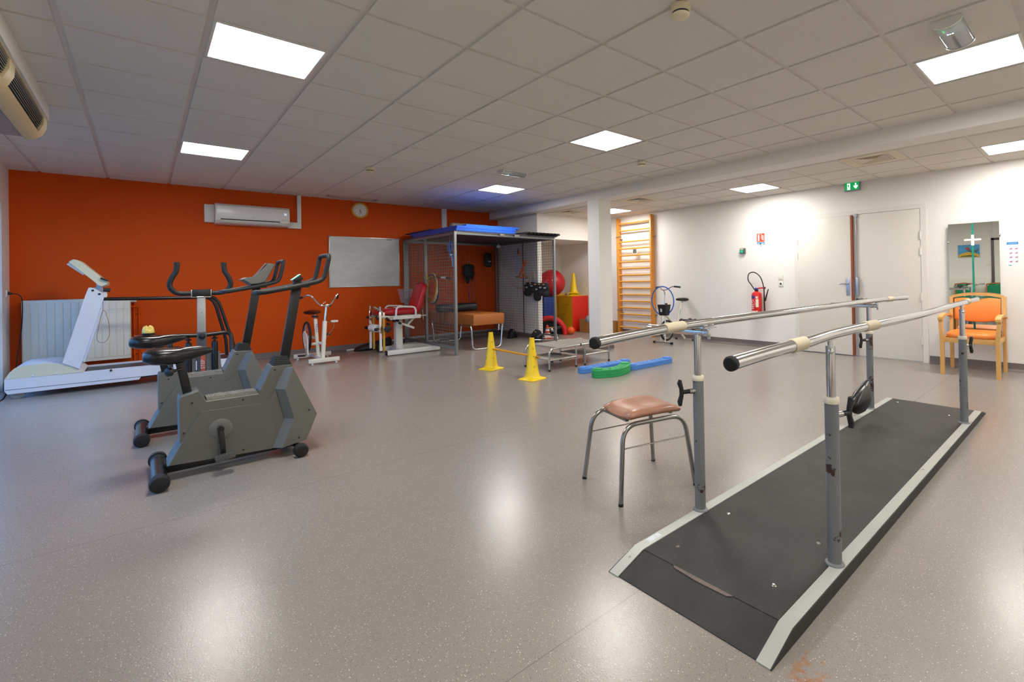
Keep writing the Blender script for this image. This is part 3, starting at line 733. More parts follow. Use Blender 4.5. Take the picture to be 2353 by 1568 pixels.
def photo_mat():
    m = bpy.data.materials.new('printed photo'); m.use_nodes = True; nt = m.node_tree; N = nt.nodes; b = N['Principled BSDF']
    tc = N.new('ShaderNodeTexCoord'); n = N.new('ShaderNodeTexVoronoi'); n.inputs['Scale'].default_value = 45; nt.links.new(tc.outputs['Object'], n.inputs['Vector'])
    r = N.new('ShaderNodeValToRGB'); e = r.color_ramp.elements; e[0].position = .15; e[0].color = rgb('#a8b8d4'); e[1].position = .8; e[1].color = rgb('#2a2a30'); q = e.new(.45); q.color = rgb('#6d6a58'); nt.links.new(n.outputs['Distance'], r.inputs['Fac']); nt.links.new(r.outputs['Color'], b.inputs['Base Color']); return m
MB().box((W - .1076, 6.205, 1.668), (W - .107, 6.305, 1.752)).build('photo', photo_mat(), k)

# ================================================================ orange armchair by the mirror
OV = mat('orange vinyl', '#ee8a3a', 0.4, vary=0.03, bump=0.08, bscale=300)
BEECH = mat('light beech', '#d9a962', 0.4, vary=0.09, scale=18)
t = thing('armchair', 'beech armchair with orange vinyl seat and back in front of the mirror', 'armchair', (7.28, .74, 0))
x0, x1, c0, c1 = 7.03, 7.55, .50, 1.00      # front, back, right arm side, left arm side (depth, width)
for y, s in ((c0, -1), (c1, 1)):
    f = [(x0, y, 0), (x0, y, .42), (x0 - .008, y + s * .006, .52), (x0 + .012, y + s * .014, .60), (x0 - .006, y + s * .006, .655)]
    q = MB(); rings = []
    for (px, py, pz), (a, c) in zip(f, ((.024, .019), (.024, .019), (.024, .018), (.020, .018), (.03, .022))):
        rings.append([(px - a, py - c, pz), (px + a, py - c, pz), (px + a, py + c, pz), (px - a, py + c, pz)])
    q.loft(rings); lg = q.build('leg', BEECH, t)
    MB().box((x0 - .010, y - .012, 0), (x0 + .010, y + .0, .035)).build('foot_pad', BLACK, lg)
    # rear leg continues into the back post
    rr = [(x1 + .0, .0), (x1 - .02, .42), (x1 - .005, .6), (x1 + .035, .87)]
    rings = [[(px - .022, y - .017 - s * .0, pz), (px + .022, y - .017, pz), (px + .022, y + .017, pz), (px - .022, y + .017, pz)] for px, pz in rr]
    MB().loft(rings).build('leg', BEECH, t)
    # arm: flat, curving down at the front
    arm = [(x1 - .02, .635), (x1 - .12, .66), (x1 - .28, .672), (x0 + .10, .668), (x0 + .0, .655), (x0 - .045, .635)]
    rings = [[(px, y - .024 + s * .008, pz - .013), (px, y + .024 + s * .008, pz - .013), (px, y + .024 + s * .008, pz + .013), (px, y - .024 + s * .008, pz + .013)] for px, pz in [(p.x, p.z) for p in spline([(a, 0, c) for a, c in arm], 4)]]
    MB().loft(rings).build('armrest', BEECH, t)
MB().box((x0 + .0, c0, .365), (x0 + .022, c1, .42), .004).build('front_rail', BEECH, t)
b = MB().box((x0, c0 - .008, .37), (x1 - .02, c0 + .012, .42), .003).box((x0, c1 - .012, .37), (x1 - .02, c1 + .008, .42), .003).box((x1 - .04, c0, .37), (x1 - .02, c1, .42), .003)
b.build('seat_frame', BEECH, t)
# seat cushion
def cushion(cx, cy, cz, hx, hy, hz, M=None, n=10, pw=5):
    vs = []; fs = []
    prof = [(-1, .80), (-.75, .955), (-.3, 1), (.25, 1), (.7, .96), (.93, .86), (1.0, .70), (1.06, .35), (1.08, .0)]
    rings = []
    for h, k in prof:
        r = []
        for i in range(40):
            a = 2 * PI * i / 40; ca, sa = math.cos(a), math.sin(a)
            d = (abs(ca) ** pw + abs(sa) ** pw) ** (-1 / pw)
            p = V((ca * d * hx * max(k, .01), sa * d * hy * max(k, .01), h * hz))
            r.append((M @ p if M is not None else p) + V((cx, cy, cz)))
        rings.append(r)
    return MB().loft(rings)
cushion(x0 + .255, .75, .448, .27, .232, .036).build('seat', OV, t, sharp=60)
Mb = Euler((0, PI / 2 - .14 + PI, 0)).to_matrix()
bk = MB(); prof = []
ny = 18
top = lambda y: .832 + .012 * 0 - (.030 if False else 0)
front = []; back = []
outl = []
for i in range(ny + 1):
    u_ = -1 + 2 * i / ny; y = .75 + u_ * .222
    zt = .865 - .020 * u_ * u_ - .030 * math.exp(-(u_ / .33) ** 2)
    outl.append((y, zt))
for i in range(ny + 1):
    u_ = 1 - 2 * i / ny; y = .75 + u_ * .222
    outl.append((y, .60 - .028 * (1 - u_ * u_)))
rings = []
for dx, k in ((-.024, .90), (-.020, .96), (-.008, 1), (.008, 1)):
    r = []
    for (y, z) in outl:
        yy = .75 + (y - .75) * k; zz = .735 + (z - .735) * k
        r.append((x1 + .0 + (zz - .6) * .12 + dx - .004, yy, zz))
    rings.append(r)
MB().loft(rings).build('backrest', OV, t, sharp=50)
tr = []
for i in range(21):
    u_ = -1 + 2 * i / 20; y = .75 + u_ * .25; z = .905 - .035 * abs(u_) ** 2.2
    tr.append(V((x1 + .032, y, z)))
rings = [[p + V((-.018, 0, -.02)), p + V((.018, 0, -.02)), p + V((.018, 0, .014)), p + V((-.018, 0, .014))] for p in tr]
MB().loft(rings).build('top_rail', BEECH, t)

# ================================================================ two upright exercise bikes
BODY = mat('olive grey moulded plastic', '#63645c', 0.5, vary=0.05, bump=0.25, bscale=900)
BODY2 = mat('lighter olive grey plastic', '#6c6d66', 0.45, vary=0.04, bump=0.2, bscale=900)
TREADM = mat('ribbed grey step rubber', '#8f8c84', 0.6, vary=0.1)
GRIP = mat('black foam grip', '#1d1e1f', 0.6, vary=0.1)
def mirror_poly(m, poly, y0, y1): m.prism(poly, 'y', y0, y1)
def make_bike(dx, dy, label, monitor):
    YC = 3.66
    base = (.72 + dx, YC + dy, 0)
    t = thing('exercise_bike', label, 'exercise bike', base, 0, 'olive grey exercise bikes')
    def S(P): return [(p[0] + dx, p[1]) for p in P]
    def P3(x, y, z): return (x + dx, y + dy, z)
    yc = YC + dy
    sil = S([(0.421,0.087),(0.478,0.202),(0.477,0.466),(0.483,0.487),(0.570,0.511),(0.586,0.478),(0.606,0.440),(0.878,0.439),(0.954,0.611)]) + S([(1.070,0.609),(1.215,0.245),(1.149,0.077),(1.000,0.058)])
    low = S([(0.425,0.089),(0.481,0.203),(0.581,0.385),(0.618,0.384),(0.903,0.378),(0.920,0.388),(0.972,0.454),(1.020,0.245),(0.948,0.062)])
    bulge_b = S([(1.025,0.593),(0.966,0.459),(1.011,0.253),(0.941,0.068)]); bulge_o = S([(1.064,0.597),(1.017,0.455),(1.068,0.250),(0.995,0.067)]); bulge_f = S([(1.064,0.597),(1.208,0.252),(1.143,0.085),(0.995,0.067)])
    m = MB()
    def slab(poly, h, e):
        # slab with slightly eased edges
        c = [sum(q[i] for q in poly) / len(poly) for i in (0, 1)]
        def ins(d): return [(q[0] + (c[0] - q[0]) * d, q[1] + (c[1] - q[1]) * d) for q in poly]
        rings = []
        for yy, d in ((-h, e), (-h + .007, 0), (h - .007, 0), (h, e)):
            rings.append([(q[0], yc + yy, q[1]) for q in ins(d)])
        m.loft(rings)
    slab(sil, .098, .012)
    slab(low, .108, .012)
    bo = m.build('body', BODY, t, sharp=28)
    # front bulge, both sides: facets from the base line out to the raised face
    q = MB()
    for s in (-1, 1):
        yb_, yo = yc + s * .099, yc + s * .158
        B = [(p[0], yb_, p[1]) for p in bulge_b]; O = [(p[0], yo, p[1]) for p in bulge_o]
        F = [(p[0], yo - s * .0, p[1]) for p in bulge_f[1:3]]
        # raised face fan, sloping facets, closing strip at the front edge
        top, e1, e2, bt = O[0], O[1], O[2], O[3]
        f1, f2 = F
        nf1 = (f1[0] + .0, yb_, f1[2]); nf2 = (f2[0], yb_, f2[2]); nt = (top[0], yb_, top[2]); nb = (bt[0], yb_, bt[2])
        f1i = (f1[0], yo - s * .015, f1[2]); f2i = (f2[0], yo - s * .02, f2[2])
        vs = [B[0], B[1], B[2], B[3], top, e1, e2, bt, f1i, f2i, nf1, nf2, nt, nb]
        q.add(vs, [(0, 1, 5, 4), (1, 2, 6, 5), (2, 3, 7, 6), (4, 5, 6, 8), (6, 7, 9, 8), (4, 8, 10, 12), (8, 9, 11, 10), (9, 7, 13, 11), (7, 3, 13), (4, 12, 0)])
    q.build('front_cover', BODY2, t, sharp=20)
    scr = [(0.539,0.445),(0.499,0.268),(0.480,0.107),(0.793,0.418),(0.790,0.097)]; scr2 = [(0.969,0.587),(1.086,0.468),(1.158,0.289),(1.095,0.111)]
    for s in (-1, 1):
        for (x, z), o in [(p, .0995) for p in scr[:4]] + [(scr[4], .109)] + [(p, .0995 if p is scr2[0] else .152) for p in scr2]:
            MB().cyl((x + dx, yc + s * (o - .004), z), (x + dx, yc + s * (o + .0015), z), .0055, seg=10).build('screw', BLACK, t)
    # ribbed step-through pad
    x0, z0 = (0.611,0.447); x1, z1 = (0.874,0.448)
    m = MB(); n = 34
    for i in range(n):
        f = i / n; xa = x0 + (x1 - x0) * f + dx; za = z0 + (z1 - z0) * f
        m.box((xa, yc - .06, za - .01), (xa + (x1 - x0) / n * .55, yc + .06, za + .010))
    m.box((x0 + dx, yc - .062, min(z0, z1) - .02), (x1 + dx, yc + .062, min(z0, z1) + .004))
    m.build('step_pad', TREADM, t)
    # rear hump collar, seat post, saddle
    a = S([(0.533,0.489),(0.487,0.684)]); sb, st = a
    MB().bar((sb[0], yc, sb[1] - .06), (st[0] - .004, yc, st[1] + .045), .032, .045, (1, 0, 0), .003).build('seat_post', BLKPAINT, t)
    MB().obox((sb[0], yc, sb[1] - .012), (.09, .10, .03), (0, -.28, 0), .006).build('post_collar', BODY2, t)
    k = MB().cyl((st[0] + .005, yc - .015, st[1] - .035), (st[0] - .045, yc - .05, st[1] - .04), .009)
    k.lathe([(.012, 0), (.026, .004), (.026, .022), (.02, .026)], (st[0] - .04, yc - .05, st[1] - .04), (-.8, -.5, 0), 12)
    k.build('adjust_knob', BLACK, t)
    prof = [(.318, .05, .762, .722), (.326, .085, .778, .708), (.36, .118, .792, .694), (.41, .125, .793, .688), (.46, .112, .789, .686), (.50, .085, .786, .692), (.54, .060, .786, .702), (.58, .046, .785, .714), (.62, .036, .776, .727), (.645, .024, .764, .737), (.654, .008, .752, .744)]
    rings = []
    pp = spline([(x, h, z) for x, h, z, _ in prof], 3); pb_ = spline([(x, h, z) for x, h, _, z in prof], 3)
    for u, l in zip(pp, pb_):
        r = []; N_ = 22
        for i in range(N_):
            an = 2 * PI * i / N_; cy = math.cos(an); sz = math.sin(an); mid = (u.z + l.z) / 2; hh = max(.002, (u.z - l.z) / 2)
            sq = .7
            yy = math.copysign(abs(cy) ** sq, cy) * u.y; zz = math.copysign(abs(sz) ** sq, sz) * hh
            if sz > 0: zz -= .010 * (1 - abs(cy)) * (1 if u.x < .5 else .3) 
            r.append((u.x + dx, yc + yy, mid + zz))
        rings.append(r)
    sd = MB().loft(rings).build('saddle', BLEATHER, t, sharp=60)
    MB().tube([(x + dx, yc + y, z) for x, y, z in ((.49, .0, .787), (.45, .055, .789), (.38, .075, .791), (.345, .04, .785), (.34, 0, .782), (.345, -.04, .785), (.38, -.075, .791), (.45, -.055, .789))], .0018, 5, True).build('seam', BLACK, sd)
    # base: beam, rear foot roller with caps, front wheels
    MB().box((.41 + dx, yc - .03, .028), (1.12 + dx, yc + .03, .085), .004).box((.97 + dx, yc - .025, .05), (1.10 + dx, yc + .025, .14)).build('base_beam', BLKPAINT, t)
    fx = .385 + dx
    MB().tube([(fx, yc - .27, .047), (fx, yc + .27, .047)], .036, 22).build('rear_foot', BLKPAINT, t)
    for s in (-1, 1):
        MB().lathe([(.030, .300), (.042, .296), (.046, .285), (.0465, .24), (.039, .236), (.037, .20), (.037, .19)], (fx, yc, .0465), (0, s, 0), 26).build('foot_cap', RUBBER, t)
        MB().lathe([(.020, .250), (.034, .249), (.040, .243), (.043, .232), (.043, .195), (.038, .19)], (1.092 + dx, yc, .043), (0, s, 0), 26).build('wheel', RUBBER, t)
    MB().cyl((1.092 + dx, yc - .22, .045), (1.092 + dx, yc + .22, .045), .018).build('axle', BLKPAINT, t)
    # cranks and pedals
    cx, cz = (0.675,0.261); cx += dx
    px, pz = (0.685,0.103); px += dx
    for s, (ex_, ez) in ((-1, (px, pz)), (1, (2 * cx - px, 2 * cz - pz))):
        MB().lathe([(.060, .100), (.060, .111), (.056, .113), (.02, .112)], (cx, yc, cz), (0, s, 0), 32).build('crank_disc', BODY2, t)
        cr = MB().bar((cx, yc + s * .128, cz), (ex_, yc + s * .14, ez), .018, .028, (1, 0, 0), .005).cyl((cx, yc + s * .10, cz), (cx, yc + s * .138, cz), .017).build('crank', BLKPAINT, t)
        pl = MB().obox((ex_ + .003, yc + s * .195, ez - .004), (.10, .085, .022), (0, -.12, 0), .008)
        for j in range(9): pl.obox((ex_ + .003 - .042 + j * .0105, yc + s * .195, ez + .0075 + (j - 4) * .0012), (.005, .08, .004), (0, -.12, 0))
        pl.cyl((ex_, yc + s * .14, ez - .004), (ex_, yc + s * .16, ez - .004), .008)
        pl.build('pedal', mat('dark olive pedal', '#4a4a45', .6, vary=.08), cr)
    # bellows boot, handlebar post
    bt = S([(0.964,0.613),(1.073,0.603)]); tp = S([(0.988,0.673),(1.051,0.668)])
    m = MB(); n = 5
    for i in range(n):
        f0, f1 = i / n, (i + .86) / n
        def ringat(f, hw, e=0):
            xa = bt[0][0] + (tp[0][0] - bt[0][0]) * f - e; xb = bt[1][0] + (tp[1][0] - bt[1][0]) * f + e; z = bt[0][1] + (tp[0][1] - bt[0][1] + .0) * f
            z2 = bt[1][1] + (tp[1][1] - bt[1][1]) * f; h = .085 + (.045 - .085) * f + e
            return [(xa, yc - h, z), (xb, yc - h, z2), (xb, yc + h, z2), (xa, yc + h, z)]
        m.loft([ringat(f0, 0), ringat(f0 + .02, 0, .001), ringat(f1, 0, .0), ringat((i + 1) / n, 0, -.006)])
    m.build('boot', RUBBER, t, sharp=20)
    a = S([(1.033,0.628),(1.129,1.159)])
    MB().bar((a[0][0], yc, a[0][1] - .04), (a[1][0] - .004, yc, a[1][1]), .030, .058, (1, 0, 0), .003).build('handlebar_post', BLKPAINT, t)
    hb = [(0.893,1.112),(0.905,1.112),(1.059,1.141),(1.237,1.181),(1.271,1.206),(1.292,1.303),(1.304,1.370)]
    L_ = [(p[0] + dx, yc - .125, p[1]) for p in hb]; R_ = [(p[0] + dx, yc + .125, p[1]) for p in hb]
    x0_, z0_ = L_[0][0], L_[0][2]
    path = L_[1:] + R_[1:][::-1] + [(x0_ - .012, yc + .085, z0_), (x0_ - .012, yc - .085, z0_)]
    # closed loop with rounded corners
    n = len(path); out = []
    for i in range(n):
        p0, p1, p2 = V(path[i - 1]), V(path[i]), V(path[(i + 1) % n]); r = .035
        ra = min(r, (p0 - p1).length * .45); rb = min(r, (p2 - p1).length * .45)
        A_ = p1 + (p0 - p1).normalized() * ra; B_ = p1 + (p2 - p1).normalized() * rb
        for k_ in range(5): f = k_ / 4; out.append(A_ * (1 - f) ** 2 + p1 * 2 * f * (1 - f) + B_ * f * f)
    MB().tube(out, .0155, 14, True).build('handlebar', GRIP, t)
    mx, mz = a[1]
    MB().box((mx - .06, yc - .125, mz - .020), (mx + .05, yc + .125, mz - .005), .004).build('clamp_plate', BLACK, t)
    if monitor:
        pr = S([(0.926,1.210),(0.956,1.228),(1.027,1.237),(1.127,1.354),(1.178,1.344),(1.162,1.309),(1.104,1.186),(1.048,1.168),(0.989,1.163),(0.962,1.189)])
        pr = [(x - dx, z) for x, z in pr]
        c = [sum(p[i] for p in pr) / len(pr) for i in (0, 1)]
        rings = [[(c[0] + (x - c[0]) * k, yc + h, c[1] + (z - c[1]) * k) for x, z in pr] for h, k in ((-.085, .86), (-.075, .96), (-.06, 1), (.06, 1), (.075, .96), (.085, .86))]
        mo = MB().loft(rings).build('monitor', BODY2, t, sharp=25)
        p3, p4 = pr[2], pr[3]
        MB().add([(p3[0] - .004 + .01, yc - .06, p3[1] + .004), (p4[0] - .010, yc - .06, p4[1] + .002), (p4[0] - .010, yc + .06, p4[1] + .002), (p3[0] + .006, yc + .06, p3[1] + .004)], [(0, 1, 2, 3)]).build('display_panel', mat('brownish display panel', '#8d8078', .3), mo)
    else:
        q1, q2 = S([(1.090,1.194),(1.144,1.235)])
        d = V((q2[0] - q1[0], 0, q2[1] - q1[1]))
        MB().bar((q1[0], yc, q1[1]), (q2[0], yc, q2[1]), .065, .004, (-.5, 0, .8)).build('circuit_board', mat('pale turquoise circuit board', '#8fd3bf', .5, vary=.05), t)
        MB().obox((q1[0] + d.x * .75, yc, q1[1] + d.z * .35 - .008), (.055, .05, .035), (0, -.6, 0), .006).obox((q1[0] + d.x * .65, yc, q1[1] - .025), (.05, .04, .06), None, .004).build('board_mount', BLACK, t)
    return t
make_bike(0, 0, 'olive grey upright exercise bike with a bare turquoise circuit board, nearer of the two', False)
make_bike(-.075, 1.134, 'olive grey upright exercise bike with a grey console, farther of the two', True)
# yellow topped gadget on the far saddle
t = thing('desk_bell', 'small yellow topped gadget with a black base on the far bike saddle', 'gadget', (.345, 4.79, .768))
gx, gz = .352, .792
MB().lathe([(.036, .004), (.038, .008), (.038, .020), (.034, .022)], (gx, 4.79, gz - .006), seg=24).build('base', BLACK, t)
rings = []
for i, (h, k) in enumerate(((.016, .95), (.03, 1.0), (.045, .95), (.056, .8), (.064, .55), (.068, .2))):
    rings.append([(gx + .037 * k * math.cos(2 * PI * j / 24), 4.79 + .037 * k * math.sin(2 * PI * j / 24), gz - .006 + h + (.012 * (math.cos(4 * PI * j / 24)) if i > 2 else 0)) for j in range(24)])
MB().loft(rings).build('cap', mat('yellow glossy shell', '#e9cf6a', .25, vary=.05), t, sharp=60)

# ================================================================ stepper with bull-horn bars
SILV = mat('scuffed silver metal', '#b9b8b1', .38, .5, vary=.12, scale=25)
DGREY = mat('dark grey metal', '#57585a', .45, .3, vary=.06)
t = thing('stepper_machine', 'stepper with a silver post and black bull horn handlebars behind the bikes', 'stepper', (.8, 6.7, 0))
ys_ = 6.7; xc = .801
MB().box((xc - .037, ys_ - .02, .60), (xc + .037, ys_ + .02, 1.05), .004).build('post', SILV, t)
MB().box((xc - .042, ys_ - .027, .03), (xc + .042, ys_ + .027, .645), .004).build('lower_post', DGREY, t)
MB().box((xc - .085, ys_ - .03, 1.045), (xc + .085, ys_ + .03, 1.125), .014).build('clamp', BLACK, t)
b = MB()
for s in (-1, 1): b.box((xc + s * .085 - .004, ys_ - .033, 1.045), (xc + s * .085 + .004, ys_ + .033, 1.122), .003)
b.box((xc - .085, ys_ - .033, 1.032), (xc + .085, ys_ + .033, 1.046), .004)
b.build('clamp_trim', CHROME, t)
for s in (-1, 1):
    P = spline([(xc + s * q[0], ys_ + q[1], q[2]) for q in ((.085, 0, 1.082), (.16, 0, 1.082), (.215, -.005, 1.095), (.255, -.01, 1.14), (.265, -.012, 1.195), (.245, -.015, 1.26), (.215, -.015, 1.32), (.205, -.015, 1.38), (.205, -.015, 1.43))], 5)
    MB().tube(P, .0255, 14).build('handlebar', GRIP, t)
    P = fillet([(xc, ys_ + .0, .605), (xc + s * .265, ys_ - .0, .625), (xc + s * .268, ys_ - .10, .10)], .07, 8)
    MB().tube(P, .022, 14).build('arm', BLKPAINT, t)
    MB().lathe([(.012, .0), (.012, .02), (.030, .025), (.030, .035), (.012, .04), (.012, .06)], (xc + s * .115, ys_ - .0, .535), (0, 0, 1), 16).lathe([(.030, -.40), (.030, -.03), (.026, -.005), (.016, 0)], (xc + s * .115, ys_ - .0, .535), (0, 0, 1), 18).build('piston', BLKPAINT, t)
    MB().prism([(xc + s * .05, .05), (xc + s * .19, .05), (xc + s * .165, .40), (xc + s * .05, .40)], 'y', ys_ + .05, ys_ + .10).build('side_plate', mat('blue grey painted plate', '#8d969c', .45, .1), t)
    MB().obox((xc + s * .16, ys_ - .22, .13), (.14, .34, .03), (.14, 0, 0), .006).build('foot_plate', BLACK, t)
MB().lathe([(.010, 0), (.028, .012), (.034, .028), (.028, .045), (.012, .052)], (xc, ys_ - .025, .60), (0, -1, 0), 18).build('knob', BLACK, t)
fin = MB().prism([(xc - .012, .10), (xc + .014, .14), (xc + .026, .24), (xc + .028, .38), (xc - .012, .40)], 'y', ys_ - .034, ys_ - .028).build('logo_plate', mat('faded orange red plate', '#c2553a', .5, vary=.15), t)
text('STEP', .05, (xc + .006, ys_ - .0355, .285), (PI / 2, -PI / 2, 0), WPLAST, t, 'lettering', .0003)
MB().box((xc - .03, ys_ - .45, .0), (xc + .03, ys_ + .25, .06), .005).box((xc - .30, ys_ + .17, 0), (xc + .30, ys_ + .24, .05), .005).box((xc - .26, ys_ - .48, 0), (xc + .26, ys_ - .42, .05), .005).build('base_frame', BLKPAINT, t)
b = MB()
for z in (.96, .86): b.cyl((xc + .002, ys_ - .018, z), (xc + .002, ys_ - .0215, z), .004, seg=8)
b.build('holes', BLACK, t)

# ================================================================ treadmill
TMW = mat('white treadmill enamel', '#d9dce2', .35, vary=.015)
TMC = mat('cream treadmill cover', '#d6d3b8', .4, vary=.02)
BELT = mat('dark running belt', '#33343a', .5, vary=.1, bump=.2)
ty0, ty1 = 7.62, 8.30
t = thing('treadmill', 'white treadmill with a cream motor cover along the orange wall', 'treadmill', (.2, 7.96, 0))
xr = 1.26
def deck(x): return .212 + (.205 - .212) * (x + .74) / 1.2
for y in (ty0, ty1 - .07):
    MB().prism([(-.738, .217), (.463 + .0, .212), (1.24, .200), (1.28, .10), (.302, .095), (.283, .061), (-.717, .059), (-.738, .097)], 'y', y, y + .07).build('side_rail', TMW, t)
MB().prism([(-.735, .108), (.30, .096), (.30, .092), (-.735, .104)], 'y', ty0 - .002, ty0).build('groove', DGREY, t)
MB().box((-.55, ty0 + .07, .07), (1.22, ty1 - .07, .198), .006).build('belt', BELT, t)
MB().box((1.21, ty0 + .07, .10), (1.275, ty1 - .07, .196), .004).build('rear_cap', TMW, t)
cov = [(-.738, .217)] + [(-0.701,0.289),(-0.666,0.329),(-0.630,0.345),(-0.564,0.348),(-0.449,0.350),(-0.352,0.334),(-0.270,0.295),(-0.203,0.249),(-0.169,0.212)]
m = MB()
rings = []
cx_ = -.4
for y, k in ((ty0, 1.0), (ty0 + .008, 1.0)): rings.append([(x, y, z) for x, z in cov])
MB().loft(rings).build('cover_side', TMC, t)
MB().prism([(x, z - .003) for x, z in cov], 'y', ty0 + .008, ty1 - .0).build('motor_cover', TMW, t)
b = MB()
for x, z in [(-0.707,0.228),(-0.541,0.228),(-0.373,0.230),(-0.208,0.228)]: b.lathe([(.0095, 0), (.009, .004), (.003, .006)], (x, ty0, z), (0, -1, 0), 12)
b.build('cover_screw', TMW, t)
MB().cyl(( *(0.048,0.175)[:1], ty0 + .0, .205), (*(0.048,0.175)[:1], ty0 - .012, .205), .011).build('button', BLACK, t)
for x in (-.655,):
    for y in (ty0 + .05, ty1 - .10): MB().cyl((x, y, .052), (x, y + .05, .052), .052, seg=26).build('wheel', mat('grey wheel', '#9a9b99', .5), t)
MB().box((1.05, ty0 + .02, 0), (1.12, ty1 - .02, .10), .006).build('rear_foot', BLACK, t)
# uprights (flat boxes leaning back), console, handrails
upr = [(-0.328,0.340),(-0.150,1.076),(-0.124,1.165),(-0.107,1.168),(-0.082,1.160),(-0.046,1.130),(-0.015,1.106),(-0.004,1.081),(-0.004,1.043),(-0.197,0.257)]
for y in (ty0 - .012, ty1 - .048): MB().prism(upr, 'y', y, y + .06).build('upright', TMW, t)
b = MB()
for x, z in [(-0.091,1.134),(-0.038,1.091)]: b.cyl((x, ty0 - .012, z), (x, ty0 - .017, z), .0115)
b.build('bolt_cap', BLACK, t)
MB().prism([(-0.107,1.154),(-0.015,1.088),(-0.034,1.000),(-0.132,1.075)], 'y', ty0 + .05, ty1 - .05).build('cross_panel', TMW, t)
con = [(-0.284,1.462),(-0.251,1.491),(-0.224,1.489),(-0.188,1.470),(0.014,1.239),(0.028,1.213),(0.020,1.191),(-0.018,1.173),(-0.049,1.186),(-0.080,1.229)]
c = [sum(p[i] for p in con) / len(con) for i in (0, 1)]
rings = [[(c[0] + (x - c[0]) * k, y, c[1] + (z - c[1]) * k) for x, z in con] for y, k in ((7.70, .93), (7.712, .985), (7.73, 1), (8.19, 1), (8.208, .985), (8.22, .93))]
co = MB().loft(rings).build('console', TMC, t, sharp=30)
p1, p2 = [(-0.183,1.456),(-0.021,1.274)]
MB().add([(p1[0] - .008, 7.78, p1[1] + .012), (p2[0] - .008, 7.78, p2[1] + .012), (p2[0] - .008, 8.14, p2[1] + .012), (p1[0] - .008, 8.14, p1[1] + .012)], [(0, 1, 2, 3)]).build('display', mat('purple grey display', '#8d7f98', .3), co)
sh = [(-0.300,1.434),(-0.279,1.456),(-0.166,1.328),(-0.175,1.315)]
MB().prism(sh, 'y', 7.73, 8.19).build('paper_tray', WPLAST, t)
MB().prism([(-0.076,1.207),(-0.025,1.174),(-0.025,1.142),(-0.076,1.152)], 'y', 7.85, 8.05).build('console_neck', mat('light blue grey bracket', '#b3c2d4', .4), t)
kx = (-0.001,7.700,1.259)
MB().obox(kx, (.07, .05, .02), (0, .5, 0), .006).build('stop_key', BLACK, t)
gp = [(-0.010,7.660,1.137),(0.047,7.660,1.134)]
MB().tube([gp[0], gp[1]], .021, 14).build('grip', GRIP, t)
MB().prism([(-0.020,1.151),(-0.004,1.151),(0.021,1.105),(0.024,1.073),(0.014,1.043),(-0.002,1.044),(-0.011,1.088)], 'y', 7.66, 7.70).build('bracket', TMW, t)
for yy, P in ((ty0 + .04, [(-0.008,7.660,1.032),(0.329,7.660,1.026),(0.865,7.660,1.017),(0.974,7.660,1.020),(1.023,7.660,0.980),(1.053,7.660,0.916),(1.199,7.660,0.348),(1.216,7.660,0.242),(1.230,7.660,0.177)]), (ty1 - .1, [(0.015,8.200,1.018),(0.330,8.200,1.011),(0.869,8.200,1.003),(0.980,8.200,1.000),(1.032,8.200,0.951),(1.064,8.200,0.871),(1.166,8.200,0.407),(1.174,8.200,0.210),(1.173,8.200,0.149)])):
    P2 = fillet([(p[0], yy, p[2]) for p in P], .05, 4)
    MB().tube(P2, .019, 14).build('handrail', BLKPAINT, t)
cd = [(-0.013,7.640,1.025),(-0.013,7.640,0.904),(-0.030,7.640,0.829),(-0.050,7.640,0.697),(-0.063,7.640,0.609),(-0.060,7.640,0.564),(-0.044,7.640,0.536),(-0.013,7.640,0.531),(0.012,7.640,0.548),(0.034,7.640,0.600),(0.039,7.640,0.671),(0.032,7.640,0.762),(0.014,7.640,0.853),(0.011,7.640,0.881),(-0.013,7.640,0.904)]
MB().tube(spline(cd, 4), .0022, 6).build('safety_cord', mat('red brown cord', '#8d5d4c', .6), t)

# ================================================================ radiators
RADW = mat('cream radiator enamel', '#e2e1d3', .35, vary=.015)
def radiator(name, lab, a, b_, z0, z1, axis, wallc, sgn, n, pipes=None):
    """panel radiator between a and b_ along axis, its back 3 cm off the wall plane wallc, facing sgn"""
    t = thing(name, lab, 'radiator', ((a + b_) / 2, wallc + sgn * .08, z0) if axis == 'x' else (wallc + sgn * .08, (a + b_) / 2, z0))
    def bx(m, u0, u1, d0, d1, w0, w1, bev=.0):
        d0, d1 = wallc + sgn * d0, wallc + sgn * d1
        return m.box((u0, d0, w0), (u1, d1, w1), bev) if axis == 'x' else m.box((d0, u0, w0), (d1, u1, w1), bev)
    m = MB()
    bx(m, a, b_, .115, .135, z0, z1, .006)
    w_ = (b_ - a) / n
    for i in range(n): bx(m, a + w_ * (i + .06), a + w_ * (i + .94), .13, .1415, z0 + .04, z1 - .035, .005)
    m.build('front_panel', RADW, t, sharp=30)
    m = MB(); bx(m, a, b_, .035, .055, z0, z1, .006); m.build('back_panel', RADW, t)
    m = MB(); bx(m, a, b_, .05, .12, z1 - .012, z1 + .003); 
    for i in range(int((b_ - a) / .03)): bx(m, a + .012 + i * .03, a + .022 + i * .03, .05, .12, z1, z1 + .004)
    m.build('top_grille', RADW, t)
    m = MB(); bx(m, a - .004, a, .035, .135, z0, z1, .002); bx(m, b_, b_ + .004, .035, .135, z0, z1, .002); m.build('side_covers', RADW, t)
    m = MB(); bx(m, a + .15, a + .19, .001, .05, z0 + .1, z1 - .1); m.build('bracket', RADW, t)
    m = MB(); bx(m, b_ - .19, b_ - .15, .001, .05, z0 + .1, z1 - .1); m.build('bracket', RADW, t)
    return t
radiator('radiator', 'tall cream panel radiator behind the treadmill on the orange wall', -.735, .20, .22, 1.02, 'x', YB, -1, 14)
t = thing('heating_pipes', 'orange painted heating pipes on the orange wall right of the radiator', 'pipes', (.3, 8.75, 0))
b = MB()
